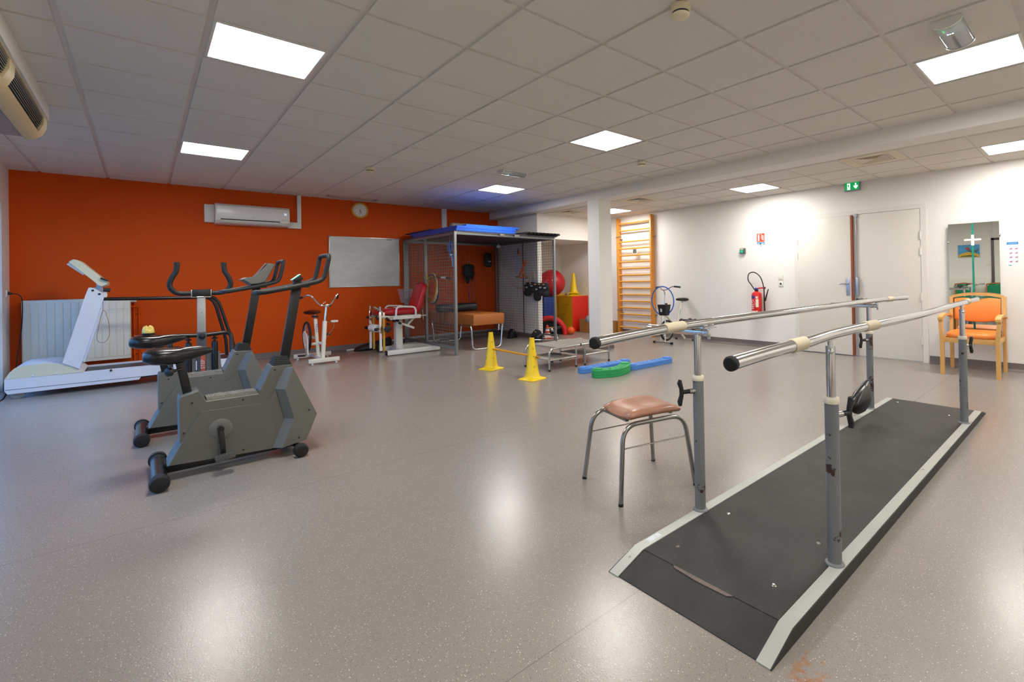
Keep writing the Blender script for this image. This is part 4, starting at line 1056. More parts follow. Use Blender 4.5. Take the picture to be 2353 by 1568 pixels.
for x, z in ((.235, .96), (.285, .90)): b = MB().tube([(x, YB - .03, 0.0), (x, YB - .03, z), (x - .09, YB - .07, z + .002)], .011, 10).build('pipe', ORANGE, t)
for z in (.82, .27): MB().box((.21, YB - .02, z - .012), (.31, YB, z + .012), .004).build('clip', ORANGE, t)
MB().lathe([(.02, 0), (.026, .01), (.026, .05), (.02, .055)], (.205, YB - .085, .985), (1, 0, 0), 18).build('valve', WPLAST, t)

# ================================================================ power socket and cord in the far left corner
t = thing('power_socket', 'white wall socket in the corner of the left wall by the orange wall', 'socket', (XL, 8.60, 1.1))
MB().box((XL, 8.56, 1.075), (XL + .012, 8.64, 1.155), .003).build('plate', WHITE2, t)
t = thing('power_cable', 'black power cord hanging from the corner socket to the floor', 'cord', (XL + .05, 8.6, 0))
MB().tube([(XL + .012, 8.60, 1.115), (XL + .035, 8.60, 1.115), (XL + .05, 8.60, 1.113)], [.018, .016, .006], 12).build('plug', BLACK, t)
MB().tube(spline([(XL + .05, 8.60, 1.113), (XL + .10, 8.59, 1.09), (XL + .125, 8.57, 1.0), (XL + .12, 8.54, .7), (XL + .09, 8.50, .35), (XL + .075, 8.45, .1), (XL + .08, 8.35, .012), (XL + .06, 8.1, .006), (XL + .085, 7.7, .006), (XL + .06, 7.4, .006), (XL + .02, 7.1, .006)], 6), .005, 8).build('cable', RUBBER, t)

# ================================================================ orange wall: split unit, clock, board
t = thing('air_conditioner', 'white split air conditioner high on the orange wall', 'air conditioner', (1.6, YB, 2.1))
AX0, AX1, AZ0, AZ1, AD = 1.10, 2.03, 2.075, 2.375, .20
MB().prism([(YB, AZ1 - .01), (YB - AD * .72, AZ1), (YB - AD * .93, AZ1 - .03), (YB - AD, AZ0 + .12), (YB - AD * .95, AZ0 + .055), (YB - AD * .72, AZ0 + .01), (YB, AZ0)], 'x', AX0, AX1).build('housing', WPLAST, t)
MB().box((AX0 + .008, YB - AD - .003, AZ0 + .09), (AX1 - .008, YB - AD + .004, AZ1 - .035), .003).build('front_panel', mat('glossy white plastic', '#e6e7e6', .25, vary=.01), t)
MB().prism([(YB - AD * .985, AZ0 + .075), (YB - AD * .96, AZ0 + .062), (YB - AD * .80, AZ0 + .03), (YB - AD * .80, AZ0 + .045)], 'x', AX0 + .06, AX1 - .13).build('air_slot', BLACK, t)
MB().bar((AX0 + .06, YB - AD * .88 - .008, AZ0 + .036), (AX1 - .06, YB - AD * .88 - .008, AZ0 + .036), .05, .008, (0, -.4, 1), .003).build('louvre', WPLAST, t)
text('LG', .022, ((AX0 + AX1) / 2, YB - AD - .0035, AZ0 + .112), (PI / 2, 0, 0), mat('grey print', '#6a6a6c', .5), t, 'logo', .0003)
text('25', .040, (AX1 - .06, YB - AD - .0035, AZ0 + .19), (PI / 2, 0, 0), mat('lit display digits', '#bfe0ff', .5, emit=('#cfe6ff', 1.5)), t, 'display', .0003)
text('DUAL Inverter', .014, (AX1 - .07, YB - AD - .0035, AZ0 + .105), (PI / 2, 0, 0), MATS['grey print'], t, 'lettering', .0003)
t = thing('backing_plate', 'white plastic backing plate on the orange wall behind the air conditioner', 'backing plate', (1.05, YB, 2.07))
MB().box((.985, YB - .045, 2.10), (1.099, YB - .0005, 2.365), .006).build('plate', WPLAST, t)
t = thing('cable_duct', 'white cable duct from the air conditioner up to the ceiling', 'cable duct', (2.2, YB, 2.07))
MB().box((2.165, YB - .05, 2.17), (2.222, YB, ZC - .009), .004).build('vertical_run', WPLAST, t)
MB().box((2.032, YB - .05, 2.07), (2.222, YB, 2.17), .006).build('corner_box', WPLAST, t)
t = thing('cable_duct', 'white vertical cable duct behind the storage cage', 'cable duct', (4.7, YB, 2.0))
MB().box((4.66, YB - .05, 1.98), (4.76, YB, ZC - .009), .004).build('vertical_run', WPLAST, t)
t = thing('wall_heater', 'cream rounded unit on the orange wall behind the blue mats', 'wall unit', (5.2, YB, 2.1))
MB().box((4.82, YB - .16, 2.08), (5.66, YB, 2.345), .05).build('housing', CREAM, t)

t = thing('wall_clock', 'round yellow rimmed wall clock under the ceiling stain', 'clock', (3.137, YB, 2.46))
cc = (3.137, YB, 2.455)
MB().lathe([(.140, 0), (.143, .012), (.136, .03), (.120, .036), (.112, .028), (.112, .016)], cc, (0, -1, 0), 48).build('rim', mat('honey yellow plastic', '#dfa53c', .4, vary=.04), t)
MB().lathe([(.001, .018), (.113, .018), (.113, .012)], cc, (0, -1, 0), 48).build('dial', mat('dial white', '#e4e1d9', .25, vary=.01), t)
DI = mat('clock print', '#2b2b2c', .5)
for i in range(1, 13):
    a = PI / 2 - i * PI / 6
    text(str(i), .024, (cc[0] + .09 * math.cos(a), YB - .0185, cc[2] + .09 * math.sin(a)), (PI / 2, 0, 0), DI, t, 'numeral', .0002)
def hand(a, l, w_, y): 
    a = PI / 2 - a; d = V((math.cos(a), 0, math.sin(a)))
    return MB().bar(V((cc[0], y, cc[2])) - d * .018, V((cc[0], y, cc[2])) + d * l, .0015, w_, (-d.z, 0, d.x))
hand(math.radians(162), .055, .007, YB - .021).build('hour_hand', DI, t)
hand(math.radians(190), .085, .005, YB - .0225).build('minute_hand', DI, t)
hand(math.radians(150), .080, .0015, YB - .024).build('second_hand', DI, t)
MB().tube([(cc[0], YB - .006, cc[2] + .14), (cc[0], YB - .006, ZC - .01)], .0012, 5).build('hanging_wire', BLACK, t)

t = thing('whiteboard', 'used dry wipe whiteboard on the orange wall', 'whiteboard', (3.22, YB, 1.1))
def board_mat():
    m = bpy.data.materials.new('smeared whiteboard'); m.use_nodes = True; nt = m.node_tree; N = nt.nodes; L = nt.links; b = N['Principled BSDF']
    tc = N.new('ShaderNodeTexCoord'); mp = N.new('ShaderNodeMapping'); mp.inputs['Scale'].default_value = (1.5, 1, 3.5); L.new(tc.outputs['Object'], mp.inputs['Vector'])
    n = N.new('ShaderNodeTexNoise'); n.inputs['Scale'].default_value = 2.2; n.inputs['Detail'].default_value = 6; n.inputs['Distortion'].default_value = 1.2; L.new(mp.outputs[0], n.inputs['Vector'])
    r = N.new('ShaderNodeValToRGB'); e = r.color_ramp.elements; e[0].position = .25; e[0].color = rgb('#bdbdb8'); e[1].position = .6; e[1].color = rgb('#c8cac6'); L.new(n.outputs['Fac'], r.inputs['Fac']); L.new(r.outputs['Color'], b.inputs['Base Color']); b.inputs['Roughness'].default_value = .22; return m
MB().box((2.64, YB - .014, 1.105), (3.808, YB - .002, 1.966)).build('writing_surface', board_mat(), t)
for lo, hi in (((2.628, YB - .02, 1.093), (3.820, YB, 1.108)), ((2.628, YB - .02, 1.963), (3.820, YB, 1.978)), ((2.628, YB - .02, 1.108), (2.643, YB, 1.963)), ((3.805, YB - .02, 1.108), (3.820, YB, 1.963))):
    MB().box(lo, hi, .003).build('frame_rail', STEEL, t)
for x in (2.636, 3.812):
    for z in (1.10, 1.971): MB().box((x - .014, YB - .023, z - .012), (x + .014, YB - .001, z + .012), .004).build('corner_cap', mat('grey plastic cap', '#83868a', .5), t)
MB().box((3.59, YB - .0155, 1.945), (3.69, YB - .0138, 1.955)).build('maker_mark', MATS['clock print'], t)

# ================================================================ ceiling things
def detector(x, y, lab):
    t = thing('smoke_detector', lab, 'smoke detector', (x, y, ZC - .009), 0, 'smoke detectors')
    z = ZC - .009
    MB().lathe([(.052, 0), (.054, -.006), (.054, -.014), (.048, -.018)], (x, y, z), seg=28).build('base', CREAM, t)
    MB().lathe([(.047, -.014), (.050, -.020), (.050, -.034), (.044, -.037), (.044, -.046), (.048, -.048), (.046, -.056), (.038, -.064), (.02, -.068), (.001, -.069)], (x, y, z), seg=28, cap=False).build('head', CREAM, t)
    MB().lathe([(.0445, -.0375), (.0448, -.041), (.0445, -.0455)], (x, y, z), seg=28, cap=False).build('vent_slot', BLACK, t)
detector(2.425, 1.225, 'smoke detector at the top edge of the picture, nearest of three')
detector(4.86, 3.64, 'smoke detector between the middle light panel and the beam')
detector(2.415, 6.03, 'smoke detector near the clock and the orange wall')
LENS = mat('clear ribbed lens', '#dfe4e6', .08, vary=.02, trans=.55)
def emergency(x0, x1, y0, y1, lab):
    t = thing('emergency_light', lab, 'emergency light', ((x0 + x1) / 2, (y0 + y1) / 2, ZC - .009), 0, 'ceiling emergency lights')
    z = ZC - .009; cy = (y0 + y1) / 2; h = (y1 - y0) / 2
    MB().box((x0, y0, z - .012), (x1, y1, z), .003).build('base', WPLAST, t)
    prof = [(cy + h * math.cos(a), z - .010 - .045 * math.sin(a)) for a in [PI * i / 12 for i in range(13)]]
    MB().prism(prof, 'x', x0 + .012, x1 - .012).build('lens', LENS, t, sharp=50)
    for x in (x0, x1 - .014): MB().prism([(p[0] + (p[0] - cy) * .05, p[1] - (.002 if p[1] < z - .011 else 0)) for p in prof], 'x', x, x + .014).build('end_cap', WPLAST, t)
    b = MB()
    for i in range(3): b.ball((x0 + (x1 - x0) * .30 + .0, cy - .012 + .012 * i, z - .052), .005, 8, 6)
    b.build('led', mat('blue white led', '#e8f2ff', .3, emit=('#dbeaff', 6)), t)
    MB().box((x0 + .05, cy + .02, z - .046), (x0 + .085, cy + .026, z - .044)).build('status_led', mat('green led', '#30ff60', .3, emit=('#20ff50', 2)), t)
emergency(3.66, 4.05, .215, .365, 'clear lensed emergency light beside the top right ceiling panel')
emergency(3.75, 4.13, 5.05, 5.20, 'clear lensed emergency light on the ceiling in front of the far light panel')
VENTC = mat('warm white vent', '#dcd3bd', .5, vary=.01)
for y, lab in zip(SV, ('square air diffuser on the low ceiling near the exit sign', 'square air diffuser on the low ceiling right of the pillar', 'square air diffuser on the low ceiling behind the pillar')):
    j = ycell(y); x0, x1, y0, y1 = xs2[1] + .012, xs2[2] - .012, ys2[j] + .012, ys2[j + 1] - .012
    t = thing('air_vent', lab, 'air vent', ((x0 + x1) / 2, (y0 + y1) / 2, ZS), 0, 'ceiling air diffusers')
    b = MB(); e = .10; z = ZS - .009
    for a, c, d, f in ((x0, x1, y0, y0 + e), (x0, x1, y1 - e, y1), (x0, x0 + e, y0 + e, y1 - e), (x1 - e, x1, y0 + e, y1 - e)): b.box((a, d, z), (c, f, z + .02), .002)
    b.build('plate', VENTC, t)
    MB().box((x0 + e, y0 + e, z + .06), (x1 - e, y1 - e, z + .065)).build('duct', BLACK, t)
    cx, cy = (x0 + x1) / 2, (y0 + y1) / 2; h = (x1 - x0) / 2 - e
    for i in range(5):
        o = h * (1 - i / 5.2); q = o - .022
        MB().loft([[(cx - o, cy - o, z + .001), (cx + o, cy - o, z + .001), (cx + o, cy + o, z + .001), (cx - o, cy + o, z + .001)], [(cx - q, cy - q, z + .024), (cx + q, cy - q, z + .024), (cx + q, cy + q, z + .024), (cx - q, cy + q, z + .024)]], cap=False).build('louvre', VENTC, t, sharp=20)
# old hanging air handler at the left
t = thing('ceiling_heater', 'cream ceiling hung air handler with dark grilles at the top left', 'air handler', (-.53, 4.2, ZC))
hy0, hy1 = 2.7, 5.39
OC = mat('aged cream casing', '#d9c79c', .45, vary=.04)
MB().prism([(XL, 2.335), (-.325, 2.335), (-.30, 2.35), (-.30, ZC - .01), (XL, ZC - .01)], 'y', hy0, hy1 - .01).build('casing', mat('mauve grey casing', '#a59a96', .5, vary=.03), t)
fr_ = [(-.335, 2.330), (-.285, 2.338), (-.245, 2.375), (-.222, 2.43), (-.218, 2.50), (-.225, 2.54), (-.31, 2.54), (-.31, 2.335)]
for a_, c_ in ((5.29, 5.45), (3.98, 4.14), (hy0, hy0 + .1)): MB().prism(fr_, 'y', a_, c_).build('end_moulding', OC, t)
low = [(-.335, 2.330), (-.285, 2.338), (-.257, 2.365), (-.25, 2.372), (-.31, 2.40), (-.31, 2.335)]; upp = [(-.219, 2.49), (-.218, 2.50), (-.225, 2.54), (-.31, 2.54), (-.31, 2.49)]
MB().prism(low, 'y', hy0 + .1, 5.29).build('lower_moulding', OC, t); MB().prism(upp, 'y', hy0 + .1, 5.29).build('upper_moulding', OC, t)
for ya_, yb_ in ((4.14, 5.29), (hy0 + .1, 3.98)):
    b = MB()
    for i in range(9):
        f = i / 8; x = -.262 + .034 * math.sin(f * 1.5); z = 2.378 + .108 * f
        b.obox((x - .012, (ya_ + yb_) / 2, z), (.03, yb_ - ya_, .005), (0, .5, 0))
    b.build('grille', mat('dark grille', '#5e5d58', .5, .2), t)
    MB().box((-.30, ya_, 2.375), (-.275, yb_, 2.49)).build('grille_recess', BLACK, t)
MB().box((-.222, hy0, 2.495), (-.205, 5.425, ZC - .002), .002).build('side_panel', WHITE2, t)

# ================================================================ white town exercise bike by the orange wall
WE = mat('white bike enamel', '#e0dccf', .35, vary=.02)
t = thing('home_exercise_bike', 'white home exercise bike with chrome handlebar against the orange wall', 'exercise bike', (2.24, 7.8, 0))
MB().box((2.03, 7.485, .028), (2.43, 7.535, .085), .004).build('front_foot', WE, t)
MB().box((1.99, 8.20, .028), (2.50, 8.25, .085), .004).build('rear_foot', WE, t)
MB().box((2.215, 7.53, .032), (2.265, 8.21, .082), .004).build('base_beam', WE, t)
for x, y in ((2.08, 7.51), (2.39, 7.51), (2.04, 8.225), (2.45, 8.225)): MB().cyl((x, y, 0), (x, y, .03), .016).build('rubber_foot', WPLAST, t)
MB().bar((2.222, 7.56, .05), (2.262, 7.58, .615), .062, .045, (1, 0, 0), .004).build('head_tube', WE, t)
MB().cyl((2.262, 7.58, .60), (2.288, 7.585, .84), .018).build('stem', CHROME, t)
hbp = [(1.93, 7.78, .93), (1.985, 7.68, .965), (2.04, 7.58, 1.0), (2.085, 7.56, .985), (2.17, 7.565, .885), (2.22, 7.575, .845), (2.29, 7.585, .842), (2.335, 7.575, .855), (2.40, 7.56, .955), (2.435, 7.57, 1.005), (2.455, 7.64, .985), (2.475, 7.75, .94)]
S = spline(hbp, 6); MB().tube(S[6:-6], .0115, 10).build('handlebar', CHROME, t)
for a in (S[:9], S[-9:]): MB().tube(a, .0155, 10).build('grip', BLACK, t)
b = MB().box((2.27, 7.56, .825), (2.31, 7.61, .862), .005).obox((2.245, 7.545, .885), (.05, .03, .012), (0, -.7, 0), .004); b.build('clamp', CHROME, t)
MB().box((2.32, 7.565, .825), (2.35, 7.60, .85), .004).build('clip', BLACK, t)
MB().bar((2.245, 7.90, .06), (2.212, 7.90, .635), .050, .040, (1, 0, 0), .004).build('seat_tube', WE, t)
text('VELO', .055, (2.232 - .004, 7.8745, .50), (PI / 2, PI / 2 + .0, 0), mat('blue print dark', '#25407f', .5), t, 'lettering', .0003)
MB().cyl((2.212, 7.90, .62), (2.205, 7.90, .70), .012).build('seat_post', CHROME, t)
b = MB().box((2.17, 7.87, .655), (2.25, 7.93, .685), .005); b.build('saddle_clamp', BLACK, t)
rings = []
for y, h, z, zb in ((7.73, .02, .735, .725), (7.76, .035, .745, .715), (7.84, .05, .755, .71), (7.92, .085, .765, .70), (7.98, .115, .77, .695), (8.03, .118, .765, .70), (8.06, .09, .755, .71), (8.07, .03, .745, .725)):
    rings.append([(2.195 + h * math.cos(2 * PI * k / 16), y, (z + zb) / 2 + (z - zb) / 2 * math.sin(2 * PI * k / 16)) for k in range(16)])
MB().loft(rings).build('saddle', BLEATHER, t, sharp=60)
wc = (2.135, 8.07, .36)
MB().ring(wc, .215, .017, (1, 0, .0), 48, 8).build('tyre', RUBBER, t)
wh = MB().ring(wc, .196, .008, (1, 0, 0), 48, 6).build('wheel_rim', CHROME, t)
b = MB()
for i in range(20):
    a = 2 * PI * i / 20; b.tube([(wc[0] + .015 * (-1) ** i, wc[1] + .015 * math.cos(a), wc[2] + .015 * math.sin(a)), (wc[0], wc[1] + .195 * math.cos(a + .2), wc[2] + .195 * math.sin(a + .2))], .0012, 4)
b.cyl((wc[0] - .03, wc[1], wc[2]), (wc[0] + .03, wc[1], wc[2]), .02); b.build('spokes', CHROME, wh)
MB().bar((2.235, 7.92, .34), (wc[0] + .02, 8.06, .36), .03, .03).build('wheel_bracket', WE, t)
gp = [(7.86, .10), (7.90, .09), (7.95, .12), (8.10, .28), (8.13, .40), (8.06, .45), (7.93, .41), (7.87, .35)]
MB().prism(gp, 'x', 2.092, 2.110).build('chain_guard', WE, t)
MB().cyl((2.13, 7.90, .26), (2.30, 7.90, .26), .022).build('bottom_bracket', WE, t)
for s, x, dz in ((-1, 2.082, -.16), (1, 2.305, .13)):
    c = MB().bar((x, 7.90, .26), (x, 7.90, .26 + dz), .012, .02, (0, 1, 0), .003).build('crank', CHROME, t)
    MB().box((x + s * .01, 7.86, .26 + dz - .012), (x + s * .10, 7.94, .26 + dz + .012), .004).build('pedal', BLACK, c)
MB().cyl((2.262, 7.9, .27), (2.262, 7.6, .27), .018).build('cross_tube', WE, t)
b = MB().tube([(2.265, 7.57, .595), (2.36, 7.56, .60)], .006, 8); b.build('monitor_arm', CHROME, t)
MB().box((2.34, 7.535, .59), (2.43, 7.59, .62), .008).build('counter', WPLAST, t)
MB().tube(spline([(2.38, 7.56, .59), (2.375, 7.56, .52), (2.31, 7.565, .42), (2.255, 7.57, .30), (2.25, 7.57, .08)], 5), .0035, 6).build('cable', GALV, t)
MB().tube([(2.285, 7.60, .70), (2.285, 7.60, .60), (2.262, 7.62, .12)], .006, 6).build('brake_rod', GALV, t)
MB().cyl((2.285, 7.60, .695), (2.285, 7.60, .725), .014).build('tension_knob', BLACK, t)

# ================================================================ red quadriceps chair
WC = mat('white powder coat', '#dcdcd6', .35, vary=.02)
RV = mat('red vinyl', '#b3101f', .4, vary=.04, bump=.06)
t = thing('exercise_chair', 'red upholstered leg exercise chair on a white steel stand', 'exercise chair', (3.5, 7.78, 0))
MB().box((3.11, 7.46, .015), (3.98, 7.54, .085), .005).build('floor_beam', WC, t); MB().box((3.18, 8.04, .015), (4.10, 8.11, .085), .005).build('floor_beam', WC, t)
for y in (7.46, 8.04): MB().box((3.095 if y < 8 else 3.165, y, .012), (3.112 if y < 8 else 3.182, y + .075, .088), .004).build('beam_cap', BLACK, t)
MB().box((3.36, 7.52, .03), (3.45, 8.06, .08), .004).build('cross_beam', WC, t)
MB().box((3.345, 7.73, .05), (3.455, 7.83, .58), .005).build('column', WC, t)
for y in (7.55, 7.98): MB().box((3.19, y, .565), (3.69, y + .045, .625), .004).build('seat_rail', WC, t)
MB().box((3.35, 7.59, .57), (3.45, 7.99, .60), .003).build('cross_rail', WC, t)
MB().bar((3.33, 7.62, .52), (3.60, 7.62, .40), .03, .035, (0, 0, 1), .003).bar((3.50, 7.66, .45), (3.62, 7.66, .57), .03, .03, (0, 0, 1), .003).build('tilt_strut', mat('scuffed white coat', '#c9c6b8', .4, vary=.08), t)
cushion(3.38, 7.785, .685, .335, .205, .05).build('seat', RV, t, sharp=60)
Mk = Euler((0, .32 + PI / 2, 0)).to_matrix()
cushion(3.735, 7.785, .895, .265, .205, .045, Mk).build('backrest', RV, t, sharp=60)
for y in (7.535, 8.01):
    MB().tube(fillet([(3.275, y, .60), (3.285, y, .775), (3.60, y, .755), (3.60, y, .60)], .07, 6), .0155, 10).build('armrest', WC, t)
MB().obox((3.42, 7.80, .745), (.17, .035, .012), (0, .03, .15), .005).build('wooden_peg', mat('pale wood', '#dcc8a8', .5), t)
MB().bar((3.68, 7.60, .60), (3.80, 7.60, .60), .02, .02).cyl((3.74, 7.6, .70), (3.755, 7.60, .53), .008).build('rear_lever', STEEL, t)
BRASS = mat('brass yellow scale', '#c9a02e', .35, .5, vary=.08); SCALE = mat('white scale strip', '#e2e2dc', .5)
for y in (7.56, 8.02):
    a = MB().box((3.02, y - .012, .085), (3.058, y + .012, .70), .003).build('swing_arm', CHROME, t)
    MB().box((3.022, y - .0135, .09), (3.056, y - .012, .36)).build('scale', SCALE, a)
    MB().box((3.075, y - .012, .065), (3.108, y + .012, .69), .003).build('side_bar', mat('chromed bar', '#bdb7a8', .25, .9), t)
    MB().box((3.078, y - .0135, .07), (3.106, y - .012, .61)).build('brass_scale', BRASS, t)
    MB().cyl((3.04, y, .70), (3.04, y, .785), .014).build('pivot_pin', CHROME, t)
    MB().cyl((2.985, y - .0, .60), (3.02, y, .60), .022).cyl((3.12, y, .60), (3.15, y, .60), .02).build('clamp_knob', BLACK, t)
    MB().cyl((2.955, y, .43), (3.0, y, .43), .024).build('clamp_knob', BLACK, t)
    MB().bar((3.06, y, .62), (3.24, y, .60), .03, .04, (0, 0, 1), .003).build('arm_bracket', STEEL, t)
MB().cyl((2.965, 7.62, .785), (3.15, 7.62, .655), .017).build('lever_bar', mat('dull nickel bar', '#a9a79c', .35, .7), t)
MB().tube([(3.03, 7.64, .435), (3.03, 7.66, .435), (3.03, 7.92, .435), (3.03, 7.94, .435)], [.035, .062, .062, .035], 20).build('leg_roller', mat('white towelling roller', '#e0dcd8', .8, vary=.03, bump=.3), t)
MB().cyl((3.03, 7.56, .435), (3.03, 8.02, .435), .014).build('roller_axle', BLACK, t)
MB().lathe([(.02, 0), (.048, .006), (.055, .02), (.048, .034), (.02, .04)], (3.13, 7.50, .43), (0, -1, 0), 20).build('dial_knob', BLACK, t)
MB().cyl((3.09, 7.55, .45), (3.13, 7.50, .43), .013).build('dial_shaft', CHROME, t)
for x, z in ((3.185, .555), (3.27, .54), (3.32, .545), (3.36, .50), (3.175, .50)): MB().obox((x, 7.60, z), (.045, .05, .03), (0, .5, .3), .008).build('wing_screw', BLACK, t)
t = thing('floor_bag', 'flat black bag lying by the skirting behind the red exercise chair', 'bag', (3.2, 8.5, 0))
rings = []
for x, h, z in ((2.93, .02, .02), (2.98, .12, .06), (3.1, .16, .10), (3.3, .15, .14), (3.45, .13, .18), (3.53, .09, .20), (3.56, .02, .16)):
    rings.append([(x, 8.52 + h * math.cos(2 * PI * k / 16), max(.001, z / 2 + z / 2 * math.sin(2 * PI * k / 16) + (.015 * math.sin(x * 40) if .3 < k / 16 < .2 else 0))) for k in range(16)])
MB().loft(rings).build('bag', mat('black nylon', '#17171a', .6, vary=.2), t, sharp=60)
POLE = mat('white pole paint', '#dedbd2', .4)
for (p, q, l) in (((2.86, 8.62, .016), (4.55, 8.72, .016), 'long white pole lying on the floor along the skirting'), ((3.60, 8.66, .10), (3.86, 8.70, .12), 'short white pole on the skirting left of the cage')):
    t = thing('pole', l, 'pole', ((p[0] + q[0]) / 2, 8.66, 0)); MB().cyl(p, q, .015).build('tube', POLE, t); b = MB().cyl(V(p) - V((.012, 0, 0)), p, .0155).build('end_cap', WPLAST, t)

# ================================================================ storage cage
t = thing('storage_cage', 'grey mesh storage cage with a dark roof in the back corner', 'cage', (4.9, 7.75, 0))
KX0, KX1, KY0, KY1, KZ = 3.90, 5.91, 6.72, 8.74, 1.95
for x, y in ((KX0, KY0), (KX1, KY0 + .04), (KX0, KY1), (KX1 - .03, KY1), (KX0, 7.80)):
    MB().box((x - .02, y - .02, 0 if y != 7.80 else .09), (x + (.07 if (x, y) == (KX0, KY1) else .02), y + .02, KZ), .003).build('post', GALV, t)
def rail(p, q): MB().bar(p, q, .035, .045, (0, 0, 1), .003).build('rail', GALV, t)
rail((KX0, KY0, KZ - .022), (KX0, KY1, KZ - .022)); rail((KX0, KY0, .11), (KX0, KY1, .11)); rail((KX0, KY1, .11), (KX1, KY1, .11)); rail((KX0, KY1, KZ - .022), (KX1, KY1, KZ - .022)); rail((KX1, KY0 + .04, KZ - .022), (KX1 - .03, KY1, KZ - .022)); rail((KX0, KY0, KZ - .022), (KX1, KY0 + .04, KZ - .022))
MB().bar((KX1 - .01, 7.76, .1), (KX1 - .01, 7.76, KZ), .012, .012).build('mesh_joint', BLKPAINT, t)
MESHG = mat('grey mesh wire', '#85898a', .45, .6); MESHD = mat('dark mesh wire', '#3b3d40', .45, .5)
def wires(o, u, lu, lv, z0, step, m, nm='mesh_panel'):
    b = MB(); u = V(u); n = int(lu / step); nv = int(lv / step); r = .0017
    for i in range(n + 1): p = V(o) + u * (i * lu / n); b.bar(p + V((0, 0, z0)), p + V((0, 0, z0 + lv)), r * 2, r * 2)
    side = V((u.y, -u.x, 0)) * r
    for j in range(nv + 1): z = z0 + j * lv / nv; b.bar(V(o) + side + V((0, 0, z)), V(o) + u * lu + side + V((0, 0, z)), r * 2, r * 2)
    return b.build(nm, m, t)
wires((KX0, KY0 + .02, 0), (0, 1, 0), 1.06, KZ - .17, .13, .05, MESHG); wires((KX0, 7.82, 0), (0, 1, 0), .90, KZ - .17, .13, .05, MESHG)
wires((KX0 + .02, KY1, 0), (1, 0, 0), 1.95, KZ - .17, .13, .05, MESHD); wires((KX1 - .0, KY0 + .06, 0), (-.015, 1, 0), 1.94, KZ - .16, .12, .05, MESHD)
MB().box((KX0 - .02, KY0 - .02, KZ), (KX1 + .02, KY1 + .02, KZ + .012)).build('roof_sheet', mat('dark grey roof sheet', '#45444a', .6), t)
for x in (4.75, 5.05): MB().box((x - .045, KY0 - .026, KZ - .03), (x + .05, KY0 - .018, KZ + .005), .002).build('hinge_plate', STEEL, t)

def mat_slab(name, lab, cat, x0, y0, x1, y1, z, th, m, bow=0, rz=0, grp=None):
    t = thing(name, lab, cat, ((x0 + x1) / 2, (y0 + y1) / 2, z), 0, grp)
    c = V(((x0 + x1) / 2, (y0 + y1) / 2, 0)); R = Matrix.Rotation(rz, 3, 'Z'); n = 10; rings = []
    for i in range(n + 1):
        f = i / n; x = x0 + (x1 - x0) * f; zz = z + bow * (2 * f - 1) ** 2
        e = .008 if i in (0, n) else 0
        prof = [(y0 + e, zz + .006), (y0 + .01, zz), (y1 - .01, zz), (y1 - e, zz + .006), (y1 - e, zz + th - .006), (y1 - .01, zz + th), (y0 + .01, zz + th), (y0 + e, zz + th - .006)]
        rings.append([R @ (V((x, y, q)) - c) + c for y, q in prof])
    MB().loft(rings).build('mat', m, t)
    return t
BLUEM = mat('blue vinyl mat', '#1b52b8', .38, vary=.05)
mat_slab('exercise_mat', 'lowest of the three blue mats on top of the cage', 'exercise mat', 3.92, 6.70, 5.03, 8.38, KZ + .012, .045, BLUEM, 0, 0, 'blue mats on the cage')
mat_slab('exercise_mat', 'middle one of the three blue mats on top of the cage', 'exercise mat', 3.93, 6.72, 5.05, 8.52, KZ + .058, .045, BLUEM, 0, .01, 'blue mats on the cage')
mat_slab('exercise_mat', 'topmost of the three blue mats on top of the cage', 'exercise mat', 4.16, 6.80, 5.17, 8.42, KZ + .104, .038, BLUEM, 0, -.012, 'blue mats on the cage')
mat_slab('thin_board', 'thin dark brown board under the top blue mat, sticking out at the left', 'board', 3.90, 7.60, 4.15, 8.70, KZ + .1045, .014, mat('dark brown board', '#3d2a20', .6), 0)
BM = mat('black foam mat', '#1c1d1e', .7, vary=.15)
for i, (z, lab) in enumerate(((KZ + .013, 'lowest of the black puzzle mats on the right end of the cage roof'), (KZ + .031, 'middle black puzzle mat on the right end of the cage roof'), (KZ + .049, 'uppermost black puzzle mat drooping over the right end of the cage roof'))):
    t2 = thing('puzzle_mat', lab, 'puzzle mat', (5.6, 7.2, z), 0, 'black puzzle mats on the cage')
    x0, x1, y0, y1 = 5.20 + .02 * i, 5.93 + .025 * i, 6.68 + .03 * (2 - i), 7.62
    ol = []
    nt_ = 9
    for k in range(nt_): 
        a = x0 + (x1 - x0) * k / nt_; w_ = (x1 - x0) / nt_
        ol += [(a, y0), (a + w_ * .3, y0), (a + w_ * .2, y0 - .035), (a + w_ * .8, y0 - .035), (a + w_ * .7, y0)]
    ol.append((x1, y0))
    for k in range(nt_):
        a = y0 + (y1 - y0) * k / nt_; w_ = (y1 - y0) / nt_
        ol += [(x1, a + w_ * .3), (x1 + .035, a + w_ * .2), (x1 + .035, a + w_ * .8), (x1, a + w_ * .7)]
    ol += [(x1, y1), (x0, y1)]
    def zt(x, y): return z - .012 * max(0, (x - 5.93) / .08)
    vs = [(x, y, zt(x, y)) for x, y in ol] + [(x, y, zt(x, y) + .014) for x, y in ol]; n = len(ol)
    MB().add(vs, [tuple(range(n))[::-1], tuple(range(n, 2 * n))] + [(k, (k + 1) % n, n + (k + 1) % n, n + k) for k in range(n)]).build('mat', BM, t2)
t = thing('mat_strap', 'small pink and white strap lying on the top blue mat', 'strap', (4.4, 7.3, KZ + .143))
MB().tube(spline([(4.28, 7.05, KZ + .152), (4.34, 7.10, KZ + .158), (4.38, 7.02, KZ + .153), (4.45, 7.08, KZ + .162), (4.5, 7.0, KZ + .152)], 5), .008, 6).build('band', mat('pink strap', '#d3a49c', .6), t)

